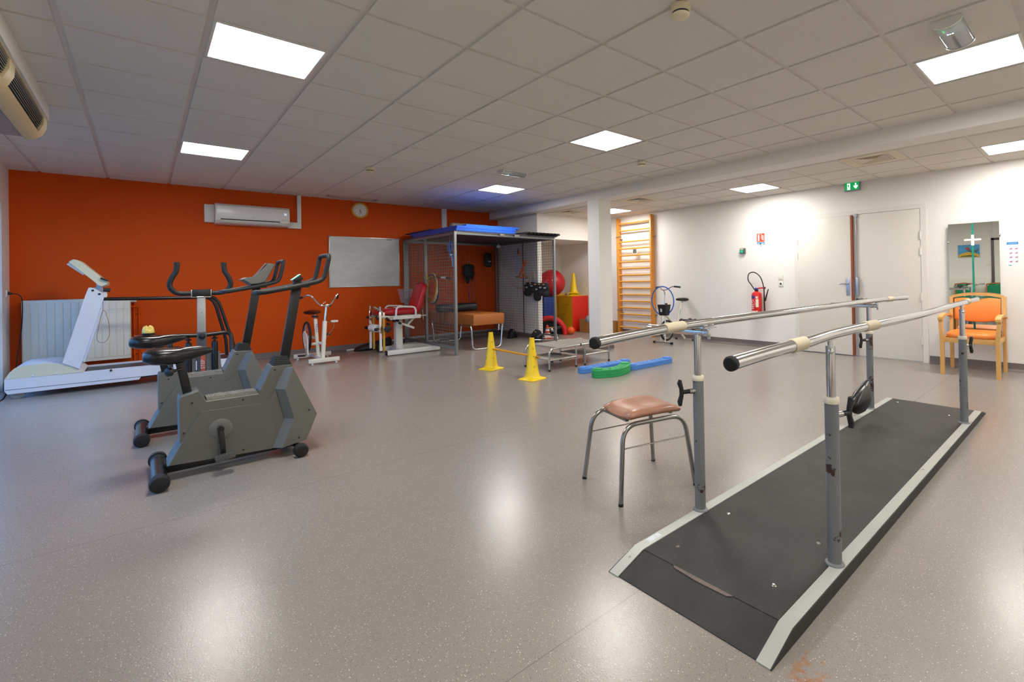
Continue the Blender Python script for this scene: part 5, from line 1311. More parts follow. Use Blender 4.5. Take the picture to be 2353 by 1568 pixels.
# ================================================================ things hung in the cage
NEO = mat('black neoprene', '#101012', .7, vary=.2)
STRAPB = mat('blue elastic strap', '#2272c4', .55, vary=.08); ORG = mat('orange strap', '#e2561b', .5, vary=.05); ROPE = mat('beige rope', '#b48a55', .7, vary=.1)
def bag_mesh(c, w_, h, d, ax):
    """a soft filled pouch hanging from its top: ax is the horizontal direction of its width"""
    a = V(ax).normalized(); n = V((a.y, -a.x, 0)); rings = []
    for f, kw, kd in ((0, .35, .3), (.06, .75, .5), (.2, .95, .8), (.45, .85, .9), (.55, .80, .7), (.65, 1.0, 1.0), (.88, .95, .95), (.97, .7, .6), (1, .3, .25)):
        cc_ = V(c) - V((0, 0, h * f))
        rings.append([cc_ + a * (w_ / 2 * kw * math.copysign(abs(math.cos(2 * PI * k / 16)) ** .7, math.cos(2 * PI * k / 16))) + n * (d / 2 * kd * math.sin(2 * PI * k / 16)) for k in range(16)])
    return MB().loft(rings)
wl = ['leftmost black ankle weight hung on the right mesh of the cage', 'second black ankle weight from the left on the right mesh of the cage', 'lowest black ankle weight on the right mesh of the cage', 'fourth black ankle weight from the left on the right mesh of the cage', 'rightmost black ankle weight on the right mesh of the cage, nearest the front post']
SLV = mat('silver grey trim', '#8f9094', .4)
for i, (p, h, l) in enumerate(zip([(5.820,7.497,1.118),(5.820,7.334,1.124),(5.820,7.177,1.108),(5.820,7.053,1.107),(5.820,6.913,1.106)], (.27, .21, .35, .25, .27), wl)):
    t = thing('ankle_weight', l, 'ankle weight', (p[0], p[1], p[2] - h), 0, 'ankle weights on the cage')
    bag_mesh(p, .17, h, .09, (.35, -1, 0)).build('pouch', NEO, t, sharp=60)
    MB().ring((p[0], p[1], p[2] + .012), .016, .0025, (.2, 1, 0), 14, 5).tube([(p[0], p[1], p[2] + .028), (p[0] + .02, p[1], p[2] + .05), (p[0] + .05, p[1], p[2] + .045)], .003, 6).build('hook', CHROME, t)
    MB().obox((p[0] - .055, p[1] - .04, p[2] - h * .35), (.006, .05, .025), (0, 0, .35)).build('woven_label', SLV, t)
    MB().obox((p[0] - .045, p[1] + .01, p[2] - .03), (.008, .035, .018), (0, 0, .35), .003).build('tan_loop', mat('tan webbing', '#b98a5a', .7), t)
t = thing('strap_handle', 'orange strap with two loops hung on the right mesh of the cage', 'strap', (5.86, 7.6, 1.3))
P = [(5.860,7.648,1.560),(5.860,7.588,1.503),(5.860,7.692,1.437),(5.860,7.734,1.376),(5.860,7.820,1.276),(5.860,7.813,1.221),(5.860,7.685,1.219),(5.860,7.675,1.273),(5.860,7.729,1.368),(5.860,7.705,1.445),(5.860,7.648,1.544)]
MB().tube(spline(P, 4), .011, 6).build('band', ORG, t)
t = thing('pulley_rope', 'beige pulley rope looped across the right mesh of the cage', 'rope', (5.84, 8.0, 1.3))
q0 = [(5.830,8.550,1.877),(5.830,8.472,1.650),(5.830,8.331,1.335),(5.830,8.132,1.122),(5.830,7.935,1.026),(5.830,7.797,1.007),(5.830,7.606,1.049),(5.830,7.445,1.163),(5.830,7.377,1.268),(5.830,7.311,1.312),(5.830,7.274,1.266),(5.830,7.264,1.191)]
MB().tube(spline(q0, 4), .006, 6).build('rope', ROPE, t)
q0 = [(5.840,8.542,1.869),(5.840,8.338,1.628),(5.840,8.109,1.426),(5.840,7.886,1.317),(5.840,7.695,1.258),(5.840,7.522,1.232)]
MB().tube(spline(q0, 4), .006, 6).build('rope', ROPE, t)
pc = (5.830,8.556,1.889)
MB().lathe([(.012, -.012), (.038, -.012), (.032, 0), (.038, .012), (.012, .012)], pc, (-.7, -.7, 0), 20).build('pulley', WPLAST, t)
MB().cyl(pc, V(pc) + V((0, 0, .09)), .006).build('pulley_hook', STEEL, t)
for p in [(5.820,7.853,1.236),(5.820,7.508,1.206)]: MB().cyl(V(p) - V((0, .05, 0)), V(p) + V((0, .05, 0)), .014).build('wooden_grip', mat('brown wood grip', '#8a6238', .5), t)
t = thing('elastic_band', 'thin blue elastic with a purple top hung on the right mesh of the cage', 'elastic band', (5.85, 8.0, 1.2))
MB().tube([(5.850,7.845,1.788),(5.850,7.891,1.656),(5.850,7.896,1.467),(5.850,7.887,1.301)], .006, 6).build('band', STRAPB, t)
MB().tube([(5.850,7.844,1.812),(5.850,7.862,1.702)], .014, 6).build('upper_loop', mat('purple band', '#4a3566', .6), t); MB().tube([(5.840,7.790,1.753),(5.840,7.807,1.652)], .012, 6).build('orange_end', ORG, t)
t = thing('glove_bundle', 'bundle of black padded gloves hung on the back mesh of the cage', 'gloves', (4.9, 8.68, 1.2))
p = (5.174,8.640,1.511)
bag_mesh(p, .26, .26, .12, (1, 0, 0)).build('pads', NEO, t, sharp=60)
for x, y0, y1 in ((42, 400, 505), (62, 420, 535), (78, 420, 530), (115, 400, 505), (128, 400, 490)):
    a, b_ = [(5.008,8.620,2.101),(5.028,8.620,2.102)]
    k = b_[0] - a[0]; k2 = k
    xx = a[0] + k * x / 10; z0 = p[2] - (y0 - 335) * k / 10; z1 = p[2] - (y1 - 335) * k / 10
    MB().tube([(xx, 8.64, z0), (xx + .005, 8.63, (z0 + z1) / 2), (xx, 8.64, z1)], [.02, .022, .012], 8).build('finger_strap', NEO, t)
MB().tube([(5.105,8.600,1.376),(5.180,8.600,1.394),(5.249,8.600,1.433)], .005, 6).build('white_piping', SLV, t)
MB().ring(V(p) + V((0, 0, .03)), .03, .003, (0, 1, 0), 16, 5).build('hook', STEEL, t)
t = thing('black_pouch', 'small black pouch hung high on the back mesh of the cage', 'pouch', (5.6, 8.68, 1.5))
p = (5.642,8.660,1.756)
bag_mesh(p, .18, .30, .07, (1, 0, 0)).build('pouch', NEO, t, sharp=60)
MB().box((p[0] - .03, p[1] - .042, p[2] - .20), (p[0] + .04, p[1] - .034, p[2] - .17)).build('woven_label', SLV, t)
t = thing('resistance_band', 'purple resistance band with a wire handle hung below the black gloves', 'resistance band', (4.95, 8.68, .8))
for x0, x1, y0, y1 in ((85, 95, 510, 760), (133, 138, 480, 740)):
    pass
MB().tube([(5.185,8.670,1.216),(5.190,8.670,0.965),(5.197,8.670,0.750)], .006, 6).build('band', mat('purple elastic', '#4b3f8f', .6), t)
MB().tube([(5.281,8.670,1.269),(5.280,8.670,0.998),(5.283,8.670,0.791)], .006, 6).build('band', MATS['purple elastic'], t)
MB().tube(spline([(5.201,8.660,0.741),(5.211,8.660,0.781),(5.281,8.660,0.782),(5.357,8.660,0.770),(5.352,8.660,0.716),(5.320,8.660,0.704)], 4), .005, 6).build('wire_handle', mat('copper wire', '#b0703a', .3, .8), t)
t = thing('blue_strap', 'tangled bright blue strap hung on the left mesh of the cage by the front post', 'strap', (3.95, 6.95, 1.5))
P = [(3.950,6.994,1.824),(3.950,6.993,1.589),(3.950,6.917,1.545),(3.950,6.908,1.398)]; MB().tube(spline(P, 5), .012, 6).build('band', STRAPB, t)
P = [(3.950,6.951,1.814),(3.950,7.070,1.728),(3.950,7.043,1.672),(3.950,6.927,1.699),(3.950,6.857,1.655),(3.950,6.931,1.572),(3.950,6.986,1.629),(3.950,6.911,1.745),(3.950,6.951,1.814)]; MB().tube(spline(P, 4), .010, 6).build('loop', STRAPB, t)
p = (3.940,6.930,1.590); MB().ball(p, .02, 10, 6).build('metal_clip', CHROME, t)
YEL2 = mat('yellow hoop', '#e0b015', .4, vary=.1)
t = thing('throwing_ring', 'small yellow ring hung on the left mesh of the cage', 'ring', (3.94, 7.9, 1.3))
p = (3.930,7.875,1.249); MB().ring(p, .10, .012, (1, -.2, 0), 30, 8).build('ring', YEL2, t)
for i, (x, y, R, c, nm, l) in enumerate(((330, 690, .30, YEL2, 'yellow', 'yellow hoop hung inside the left mesh of the cage'), (318, 690, .31, mat('white hoop', '#c9c9c4', .4), 'white', 'white hoop hung inside the left mesh of the cage'), (306, 700, .32, BLACK, 'black', 'black hoop hung inside the left mesh of the cage'), (322, 680, .31, mat('purple hoop', '#46306e', .4), 'purple', 'purple hoop hung inside the left mesh of the cage'), (316, 735, .27, mat('green hoop', '#3f7a3a', .4), 'green', 'green hoop hung inside the left mesh of the cage'))):
    p = V((3.970,7.764,1.065)) + V((.012 * i, .02 * (i - 2), -.012 * i))
    t = thing('hoop', l, 'hoop', (p.x, p.y, p.z - R), 0, 'hoops in the cage')
    MB().ring(p, R * .82, .010, (1, -.12 + .03 * i, .04 * (i - 2)), 44, 8).build('tube', c, t)
t = thing('hand_bar', 'black bar with a white label hung in the cage', 'bar', (4.0, 7.2, 1.25))
a, b_ = [(3.960,7.519,1.248),(3.960,6.991,1.213)]
MB().cyl(a, b_, .016).build('bar', BLACK, t); MB().cyl(V(a).lerp(V(b_), .36), V(a).lerp(V(b_), .66), .018).build('label', WPLAST, t)
WIRE = mat('plated wire', '#b5b0a6', .4, .6)
t = thing('wire_basket', 'wire basket hung on the outside of the cage behind the red chair', 'basket', (3.7, 8.3, .9))
c0 = [(3.652,8.300,1.037),(3.898,8.300,1.045),(3.856,8.300,0.803),(3.700,8.300,0.801)]
bz1 = (c0[0][2] + c0[1][2]) / 2; bz0 = (c0[2][2] + c0[3][2]) / 2; x0, x1, u0, u1 = c0[0][0], min(c0[1][0], 3.875), c0[3][0], min(c0[2][0], 3.86)
b = MB()
def bk(f, s): 
    xa, xb = u0 + (x0 - u0) * f, u1 + (x1 - u1) * f; h = .11 + .04 * f; z = bz0 + (bz1 - bz0) * f
    return [V((xa, 8.3 - h, z)), V((xb, 8.3 - h, z)), V((xb, 8.3 + h, z)), V((xa, 8.3 + h, z))][s % 4]
for j in range(8):
    for s in range(4): b.tube([bk(j / 7, s), bk(j / 7, s + 1)], .0022, 4)
for s in range(4):
    for k in range(9): b.tube([bk(0, s).lerp(bk(0, s + 1), k / 9), bk(1, s).lerp(bk(1, s + 1), k / 9)], .0018, 4)
for k in range(1, 8): b.tube([bk(0, 0).lerp(bk(0, 1), k / 8), bk(0, 3).lerp(bk(0, 2), k / 8)], .0018, 4)
b.build('wire_frame', WIRE, t)
t = thing('chain_pile', 'pile of metal chain and green hooks in the bottom of the wire basket', 'chain', (3.7, 8.3, bz0)); 
b = MB(); random.seed(3)
for i in range(26): b.ring((u0 + .03 + random.random() * (u1 - u0 - .06), 8.22 + random.random() * .16, bz0 + .02 + random.random() * .04), .016, .004, (random.random() - .5, random.random() - .5, random.random()), 12, 5)
b.build('links', mat('dull metal chain', '#8e948c', .4, .7, vary=.3), t); t['kind'] = 'stuff'

# ================================================================ bench and roll in the cage
BRV = mat('cognac vinyl', '#a5622c', .36, vary=.08, bump=.05)
t = thing('treatment_bench', 'brown padded treatment bench on chrome sled legs inside the cage', 'bench', (4.62, 7.7, 0))
MB().box((4.315, 6.925, .415), (4.915, 8.60, .60), .022).build('cushion', BRV, t)
for y in (6.97, 8.45):
    P = fillet([(4.30, y + .18, .405), (4.30, y, .405), (4.32, y, .015), (4.86, y, .015), (4.90, y, .405), (4.90, y + .18, .405)], .07, 6)
    MB().tube(P, .0145, 12).build('leg', CHROME, t)
for x in (4.30, 4.90): MB().cyl((x, 6.98, .403), (x, 8.46, .403), .012).build('side_tube', CHROME, t)
MB().tube(spline([(4.80, 6.92, .41), (4.79, 6.91, .38), (4.775, 6.90, .36), (4.785, 6.90, .33), (4.775, 6.905, .315)], 4), .007, 5).build('torn_webbing', mat('frayed white webbing', '#d8d0c2', .7), t)
t = thing('bolster', 'dark blue vinyl bolster lying across the brown bench', 'bolster', (4.57, 8.05, .60))
rings = []
for x, k in ((4.19, .86), (4.20, .98), (4.22, 1), (4.92, 1), (4.94, .98), (4.95, .86)): rings.append([(x, 8.0 + .085 * k * math.copysign(abs(math.cos(2 * PI * j / 24)) ** .7, math.cos(2 * PI * j / 24)), .677 + .076 * k * math.copysign(abs(math.sin(2 * PI * j / 24)) ** .7, math.sin(2 * PI * j / 24))) for j in range(24)])
MB().loft(rings).build('roll', mat('dark navy vinyl', '#1d2029', .4, vary=.1), t)

# floor of the cage: spare weights, cone, pedal trainer
for p, h, w_, l, ax in (((5.72, 7.93), .19, .19, 'black sandbag slumped on the cage floor against the right mesh', (1, .3, 0)), ((5.80, 7.20), .22, .24, 'black sandbag with a tan loop standing by the front right cage post', (.6, -1, 0))):
    t = thing('sandbag', l, 'sandbag', (p[0], p[1], 0), 0, 'sandbags on the cage floor')
    a = V(ax).normalized(); n = V((-a.y, a.x, 0)); c = V((p[0], p[1], 0))
    poly = [(-.5, 0), (.55, 0), (.6, .35), (.25, .9), (-.05, 1.0), (-.3, .75)]
    rings = []
    for dd, k in ((-.05, .7), (-.04, .95), (.0, 1.0), (.04, .95), (.05, .7)): rings.append([c + a * (u_ * w_ * (k if v_ > 0 else 1)) + n * dd + V((0, 0, v_ * h * (.5 + .5 * k) + .0005)) for u_, v_ in poly])
    MB().loft(rings).build('bag', NEO, t, sharp=50)
    MB().obox(c + V((0, 0, h * .78)) - n * .05 * 1.0, (.035, .012, .02), (0, 0, math.atan2(a.y, a.x)), .004).build('tan_loop', MATS['tan webbing'], t)
def stripe_cone(x, y, lab):
    t = thing('traffic_cone', lab, 'cone', (x, y, 0))
    OR = mat('red orange cone', '#e5402c', .45); WH = mat('white cone band', '#e9e2de', .5)
    MB().box((x - .10, y - .10, 0), (x + .10, y + .10, .022), .008).build('base', OR, t)
    MB().lathe([(.078, .02), (.066, .07)], (x, y, 0), seg=20).lathe([(.050, .135), (.041, .175)], (x, y, 0), seg=20).lathe([(.030, .225), (.016, .285), (.010, .288)], (x, y, 0), seg=20).build('cone', OR, t)
    MB().lathe([(.066, .07), (.050, .135)], (x, y, 0), seg=20, cap=False).lathe([(.041, .175), (.030, .225)], (x, y, 0), seg=20, cap=False).build('white_band', WH, t)
stripe_cone(6.0, 7.12, 'small red and white traffic cone by the end of the partition wall')
t = thing('pedal_trainer', 'chromed floor pedal trainer with black handle beside the front right cage post', 'pedal trainer', (6.0, 6.75, 0))
b = MB(); g = [(5.691,7.092,0.030),(5.834,6.965,0.030),(5.916,6.759,0.030),(6.149,6.729,0.030)]
MB().cyl((g[0][0] - .02, g[0][1], .03), (g[3][0], g[3][1] - .05, .03), .016).build('base_tube', CHROME, t)
MB().box((g[0][0] - .12, g[0][1] - .06, .0), (g[1][0] - .02, g[0][1] + .06, .035), .010).build('foot_plate', BLACK, t)
g2 = [(6.065,6.950,0.174),(6.121,6.950,-0.002),(5.756,6.950,0.081),(6.090,6.950,0.057),(5.639,6.950,0.096),(5.742,6.950,0.144),(5.983,6.950,0.109)]
MB().tube([g2[0], V(g2[1]) * 1.0], .015, 10).build('leg', WPLAST, t); MB().tube([g2[2], g2[3]], .013, 10).build('cross_bar', CHROME, t)
MB().tube(spline([g2[4], g2[5], g2[6], (g2[6][0] + .15, g2[6][1], g2[6][2] - .03)], 4), .016, 8).build('side_arm', mat('dark grey tube', '#44464a', .45, .4), t)
g3 = [(6.072,6.950,0.246),(6.192,6.950,0.242),(5.974,6.950,0.207),(6.071,6.950,0.216),(5.848,6.950,0.243),(6.008,6.950,0.251)]
MB().cyl(g3[0], g3[1], .022).build('handle', BLACK, t); b = MB().ball(g3[2], .035, 10, 6).ball(g3[3], .03, 10, 6).cyl(g3[2], g2[0], .02); b.build('crank_hub', CHROME, t)
MB().cyl(g3[4], g3[5], .014).build('wooden_handle', mat('brass wood', '#a77b45', .5), t)

# ================================================================ cones with a bar
def cone_mesh(t, x, y, rz, h=.484, z0=0.0, nm='cone'):
    R = Matrix.Rotation(rz, 3, 'Z'); m = MB(); c = V((x, y, z0))
    def sq(r, z, p): 
        out = []
        for k in range(32):
            a = 2 * PI * k / 32; ca, sa = math.cos(a), math.sin(a); d = (abs(ca) ** p + abs(sa) ** p) ** (-1 / p)
            out.append(c + R @ V((r * d * ca, r * d * sa, z)))
        return out
    rings = [sq(.128, 0, 7), sq(.130, .006, 7), sq(.126, .012, 6), sq(.100, .020, 3.2), sq(.092, .030, 2.2), sq(.086, .046, 2), sq(.080, .060, 2), sq(.0775, .064, 2), sq(.030, h - .025, 2), sq(.0285, h, 2), sq(.024, h, 2), sq(.024, h - .02, 2)]
    m.loft(rings); o = m.build(nm, YELLOW, t, sharp=30)
    return R
def yellow_cone(x, y, rz, lab, z0=0.0, grp='yellow cones'):
    t = thing('marker_cone', lab, 'cone', (x, y, z0), 0, grp)
    R = cone_mesh(t, x, y, rz, z0=z0)
    for k in range(4):
        a = PI / 4 + PI / 2 * k + rz + .35
        for z in (.15, .27, .36):
            r = .0775 + (.030 - .0775) * (z - .064) / .395; d = V((math.cos(a), math.sin(a), 0))
            MB().lathe([(.0095, 0), (.0095, .0018), (.007, .0018), (.006, .0004)], V((x, y, z0 + z)) + d * (r - .0008), d + V((0, 0, .12)), 14).build('hole_rim', mat('dark yellow hole', '#8d7410', .6), t)
    for k in range(4):
        a = PI / 2 * k + rz + .1; d = V((math.cos(a), math.sin(a), 0))
        MB().box((-.0015, -.0015, -.02), (.0015, .0015, .0)).build('slot', MATS['dark yellow hole'], t, local=True).location = V((0, 0, .478)) + d * .0292
    return t
yellow_cone(3.655, 5.275, .27, 'yellow marker cone nearer the cage, holding the far bar end')
yellow_cone(3.64, 4.335, .20, 'yellow marker cone in front of the steel steps, holding the near bar end')
t = thing('hurdle_bar', 'yellow bar resting through the two yellow marker cones', 'bar', (3.655, 4.8, .262))
a, b_ = V((3.668, 5.30, .268)), V((3.662, 4.23, .262))
MB().tube([a, b_], .0125, 14).build('bar', mat('orange yellow rod', '#dd9a16', .4, vary=.04), t)
MB().tube([b_ + V((0, .05, 0)), b_ - V((0, .002, 0))], .0155, 14).build('end_sleeve', mat('brown sleeve', '#a8742a', .5), t)

# ================================================================ two step units
STEP = mat('grey step tread', '#99938b', .55, vary=.05, bump=.3, bscale=300)
SATIN = mat('satin steel tube', '#bfbdb5', .25, .95, vary=.03)
def step_unit(xa, xb, flip, lab):
    t = thing('step_unit', lab, 'steps', ((xa + xb) / 2, 4.81, 0), 0, 'steel step units')
    X = (lambda v: xa + v) if not flip else (lambda v: xb - v)
    L_ = xb - xa
    for y in (4.545, 5.07):
        P = fillet([V((X(0), y, .012)), V((X(0), y, .28)), V((X(L_ + .075), y, .285))], .085, 7)
        MB().tube(P, .0135, 12).build('side_tube', SATIN, t)
        MB().cyl((X(L_), y, .012), (X(L_), y, .28), .0135).build('leg', SATIN, t)
        MB().cyl((X(0), y, .138), (X(L_), y, .138), .0115).build('lower_rail', SATIN, t)
        for v in (0, L_): MB().cyl((X(v), y, 0), (X(v), y, .022), .0155).build('foot_cap', RUBBER, t)
    x0, x1 = sorted((X(.0), X(L_ - .01))); MB().box((x0, 4.55, .128), (x1, 5.065, .146), .003).build('lower_tread', STEP, t)
    x0, x1 = sorted((X(.13), X(L_ + .07))); MB().box((x0, 4.55, .272), (x1, 5.065, .292), .003).build('upper_tread', STEP, t)
    return t
step_unit(4.055, 4.505, False, 'steel framed two level step unit nearer the yellow cones')
step_unit(4.66, 5.115, True, 'steel framed two level step unit nearer the pillar')
for y, l in ((4.545, 'black clip joining the near rails of the two step units'), (5.07, 'black clip joining the far rails of the two step units')):
    t = thing('rail_clip', l, 'clip', (4.583, y, .27), 0, 'clips between the step units'); MB().cyl((4.575, y, .285), (4.592, y, .285), .0175).build('clip', BLACK, t)

# ================================================================ foam balance beams
FB = mat('blue foam', '#4a84d2', .55, vary=.04); FG = mat('green foam', '#1e9a54', .55, vary=.04)
def beam(pts, layers, m, lab, w_=.145, th=.031):
    """straight or curved balance beam: round ended, with joint lines between its layers and a disc on each end"""
    S = [V((p[0], p[1], 0)) for p in pts]; t = thing('balance_beam', lab, 'balance beam', tuple(S[len(S) // 2]), 0, 'foam balance beams')
    r = w_ / 2; Lf = []; Rt = []
    for i, p in enumerate(S):
        d = (S[min(i + 1, len(S) - 1)] - S[max(i - 1, 0)]).normalized(); n = V((-d.y, d.x, 0)); Lf.append(p + n * r); Rt.append(p - n * r)
    d0 = (S[0] - S[1]).normalized(); d1 = (S[-1] - S[-2]).normalized()
    def cap(c, d): 
        a = math.atan2(d.y, d.x); return [c + V((math.cos(a + q), math.sin(a + q), 0)) * r for q in [PI / 2 - PI * k / 12 for k in range(1, 12)]]
    ol = Lf + cap(S[-1], d1) + Rt[::-1] + cap(S[0], d0)
    cen = []
    m_ = MB()
    idx = lambda k: k
    for l in range(layers):
        z0, z1 = l * th, (l + 1) * th
        def off(e): 
            out = []
            for k, p in enumerate(ol):
                q = min(S, key=lambda s: (s - p).length) ; out.append(p + (q - p).normalized() * e)
            return out
        rings = [[p + V((0, 0, z)) for p in off(e)] for z, e in ((z0 + .0002, .004), (z0 + .004, 0), (z1 - .004, 0), (z1, .004))]
        m_.loft(rings)
    m_.build('beam', m, t, sharp=25)
    zt = layers * th
    for p in (S[0], S[-1]): MB().lathe([(.058, -.001), (.058, .010), (.054, .014), (.001, .0145)], p + V((0, 0, zt)), seg=28).build('end_disc', m, t)
    n = len(S); Ltot = sum((S[i + 1] - S[i]).length for i in range(n - 1)); k = int(Ltot / .075)
    def at(s):
        for i in range(n - 1):
            l = (S[i + 1] - S[i]).length
            if s <= l: return S[i].lerp(S[i + 1], s / l), (S[i + 1] - S[i]).normalized()
            s -= l
        return S[-1], d1
    for i in range(1, k):
        s = Ltot * i / k
        if s < .09 or s > Ltot - .09: continue
        for side in (-1, 1):
            p, d = at(s + side * .012); nn = V((-d.y, d.x, 0))
            MB().obox(p + nn * side * .028 + V((0, 0, zt + .0015)), (.034, .016, .006), (0, 0, math.atan2(d.y, d.x) + .5 * side), .0025).build('grip_stud', m, t)
    return t
beam([(4.30, 4.165), (4.60, 4.16), (5.03, 4.155)], 2, FB, 'blue foam balance beam lying behind the green curved one')
beam([(4.845, 3.855), (5.2, 3.85), (5.54, 3.845)], 2, FB, 'blue foam balance beam to the right of the green curved one')
ar = []
for i in range(15):
    f = i / 14; ar.append((4.225 + .50 * f, 3.835 + .03 * f - .098 * (1 - (2 * f - 1) ** 2)))
beam(ar, 3, FG, 'curved green foam balance beam in front of the blue ones')

# ================================================================ alcove behind the partition
t = thing('exercise_ball', 'big red exercise ball in the alcove', 'exercise ball', (6.97, 8.2, .788))
MB().ball((6.97, 8.2, 1.088), .30, 40, 24).build('ball', mat('red rubber ball', '#b5121f', .38, vary=.04), t, sharp=80); MB().cyl((6.80, 7.96, 1.15), (6.795, 7.955, 1.151), .012).build('valve', WPLAST, t)
FOAMB = mat('dark blue foam cover', '#12398c', .5, vary=.05); FOAMY = mat('yellow foam cover', '#e0a90c', .45, vary=.04); FOAMR = mat('red foam cover', '#d3220f', .45, vary=.04)
t = thing('foam_block', 'dark blue foam block under the big red ball', 'foam block', (6.95, 8.24, 0)); MB().box((6.66, 8.08, 0), (7.0, 8.35, .786), .012).build('block', FOAMB, t)
t = thing('foam_stair', 'yellow and red foam stair block fitted together in the alcove', 'foam block', (7.45, 8.0, 0))
fx, fy = 7.215, 7.80
zt = .79; ss = [(8.229,0.189),(8.141,0.194),(8.125,0.385),(8.026,0.392),(8.013,0.589),(7.920,0.594),(7.914,0.782)]
st = [(ss[0][0], 0), (ss[0][0], ss[0][1])] + ss[1:6] + [(ss[6][0], zt), (fy, zt), (fy, 0)]
MB().prism(st, 'x', fx, 7.69).build('stair_block', FOAMY, t, sharp=20)
MB().box((fx, fy - .006, .004), (7.69, fy - .0005, zt - .004), .002).build('red_side', FOAMR, t)
t = thing('foam_stair', 'yellow foam stair block turned upside down on the other one', 'foam block', (7.45, 8.2, 0))
us = [(7.922,0.782),(8.290,0.779),(8.293,0.193),(8.160,0.200),(8.147,0.393),(8.033,0.401),(8.020,0.597),(7.927,0.601)]
MB().prism([(us[0][0], zt), (us[1][0], zt)] + us[2:], 'x', fx + .004, 7.69).build('stair_block', FOAMY, t, sharp=20)
t = thing('foam_ramp', 'yellow foam ramp with a white tag sloping up behind the stair blocks', 'foam mat', (7.2, 8.6, 0))
MB().prism([(7.063,0.824),(7.114,0.822),(7.171,0.769),(7.509,0.857),(7.529,0.844),(7.527,0.771),(7.281,0.760),(7.271,-0.006),(7.226,0.038),(7.207,0.315),(7.109,0.585)], 'y', 8.36, 8.46).build('mat', FOAMY, t, sharp=20)
g = [(7.404,8.355,0.817),(7.485,8.355,0.848),(7.491,8.355,0.830),(7.413,8.355,0.805)]
MB().add([(p[0], 8.352, p[2]) for p in g] + [(p[0], 8.36, p[2]) for p in g], [(0, 1, 2, 3), (7, 6, 5, 4), (0, 4, 5, 1), (1, 5, 6, 2), (2, 6, 7, 3), (3, 7, 4, 0)]).build('tag', WPLAST, t)
yellow_cone(7.43, 7.97, .2, 'lower one of the two yellow cones stacked on the foam stairs', .795, 'yellow cones on the foam stairs') if False else None
t = thing('marker_cone', 'yellow marker cone on top of the foam stair block', 'cone', (7.43, 7.99, .845), 0, 'yellow cones'); cone_mesh(t, 7.43, 7.99, .5, .46, .845)
for z in (.12, .23, .33):
    d = V((-.75, -.66, 0)); r = .0775 + (.030 - .0775) * (z - .064) / .371
    MB().lathe([(.0095, 0), (.0095, .0018), (.007, .0018), (.006, .0004)], V((7.43, 7.99, .845 + z)) + d * (r - .001), d, 12).build('hole_rim', MATS['dark yellow hole'], t)
t = thing('marker_cone', 'squashed lower yellow cone under the other cone on the foam stair block', 'cone', (7.43, 7.99, zt), 0, 'yellow cones')
m = MB().lathe([(.155, .001), (.158, .006), (.13, .018), (.10, .034), (.088, .052), (.080, .053), (.09, .03), (.12, .012)], (7.43, 7.99, zt), seg=32); m.build('flange', YELLOW, t)
t = thing('play_tunnel', 'red and black play tunnel folded on the alcove floor', 'play tunnel', (6.55, 7.72, 0))
tc_ = V((6.52, 7.74, .02)); tn = V((-.62, -.78, .08))
MB().ring(tc_, .335, .055, tn, 40, 10, .0, PI * 2).build('tube_edge', mat('crinkled red nylon', '#c8101c', .45, vary=.15, bump=.5, bscale=40), t)
n_ = tn.normalized(); u_ = n_.orthogonal().normalized(); w_ = n_.cross(u_)
MB().loft([[tc_ - n_ * dd + (u_ * math.cos(2 * PI * k / 30) + w_ * math.sin(2 * PI * k / 30)) * r for k in range(30)] for r, dd in ((.31, .02), (.30, .12), (.15, .16), (.01, .16))], cap=False).build('dark_inside', mat('black nylon lining', '#0d0b0c', .7), t)
for o in t.children:                                           # the part below the floor line is cut away
    bm = bmesh.new(); bm.from_mesh(o.data)
    bmesh.ops.bisect_plane(bm, geom=bm.verts[:] + bm.edges[:] + bm.faces[:], plane_co=(0, 0, .001 - t.location.z), plane_no=(0, 0, 1), clear_inner=True); bm.to_mesh(o.data); bm.free()
t = thing('play_ball', 'orange ball on the floor in front of the yellow foam stairs', 'ball', (6.88, 7.46, 0)); MB().ball((6.88, 7.46, .082), .082, 28, 18).build('ball', mat('orange rubber ball', '#e5561c', .55, vary=.04), t, sharp=80)
CARD = mat('brown cardboard', '#a9783f', .7, vary=.06); CARD2 = mat('pale cardboard', '#c9ad82', .7, vary=.05)
def carton(name_lab, x0, y0, x1, y1, h, flaps=True):
    t = thing('cardboard_box', name_lab, 'box', ((x0 + x1) / 2, (y0 + y1) / 2, 0), 0, 'cardboard boxes by the pillar')
    e = .005; b = MB().box((x0, y0, .0), (x1, y1, .006)).box((x0, y0, 0), (x0 + e, y1, h)).box((x1 - e, y0, 0), (x1, y1, h)).box((x0, y0, 0), (x1, y0 + e, h)).box((x0, y1 - e, 0), (x1, y1, h)); b.build('carton', CARD, t, sharp=20)
    return t
t = carton('cardboard box with a silver ball, left of the pillar', 7.30, 7.30, 7.66, 7.66, .285)
MB().obox((7.46, 7.275, .14), (.24, .006, .22), (.12, 0, 0)).build('flap', CARD2, t)
MB().ring((7.298, 7.50, .17), .035, .004, (1, 0, 0), 20, 5).build('printed_mark', mat('faded red print', '#a5563a', .7), t)
t = thing('gym_ball', 'silver grey ball on the cardboard box left of the pillar', 'ball', (7.36, 7.40, .2)); MB().ball((7.36, 7.40, .29), .088, 28, 18).build('ball', mat('silver ball', '#8fa3aa', .3, .2, vary=.05), t, sharp=80)
t = carton('cardboard box of yellow balls between the pillar and the wall bars', 7.40, 6.83, 7.68, 7.12, .26)
MB().obox((7.375, 6.97, .14), (.005, .26, .26), (0, .35, 0)).build('flap', CARD2, t)
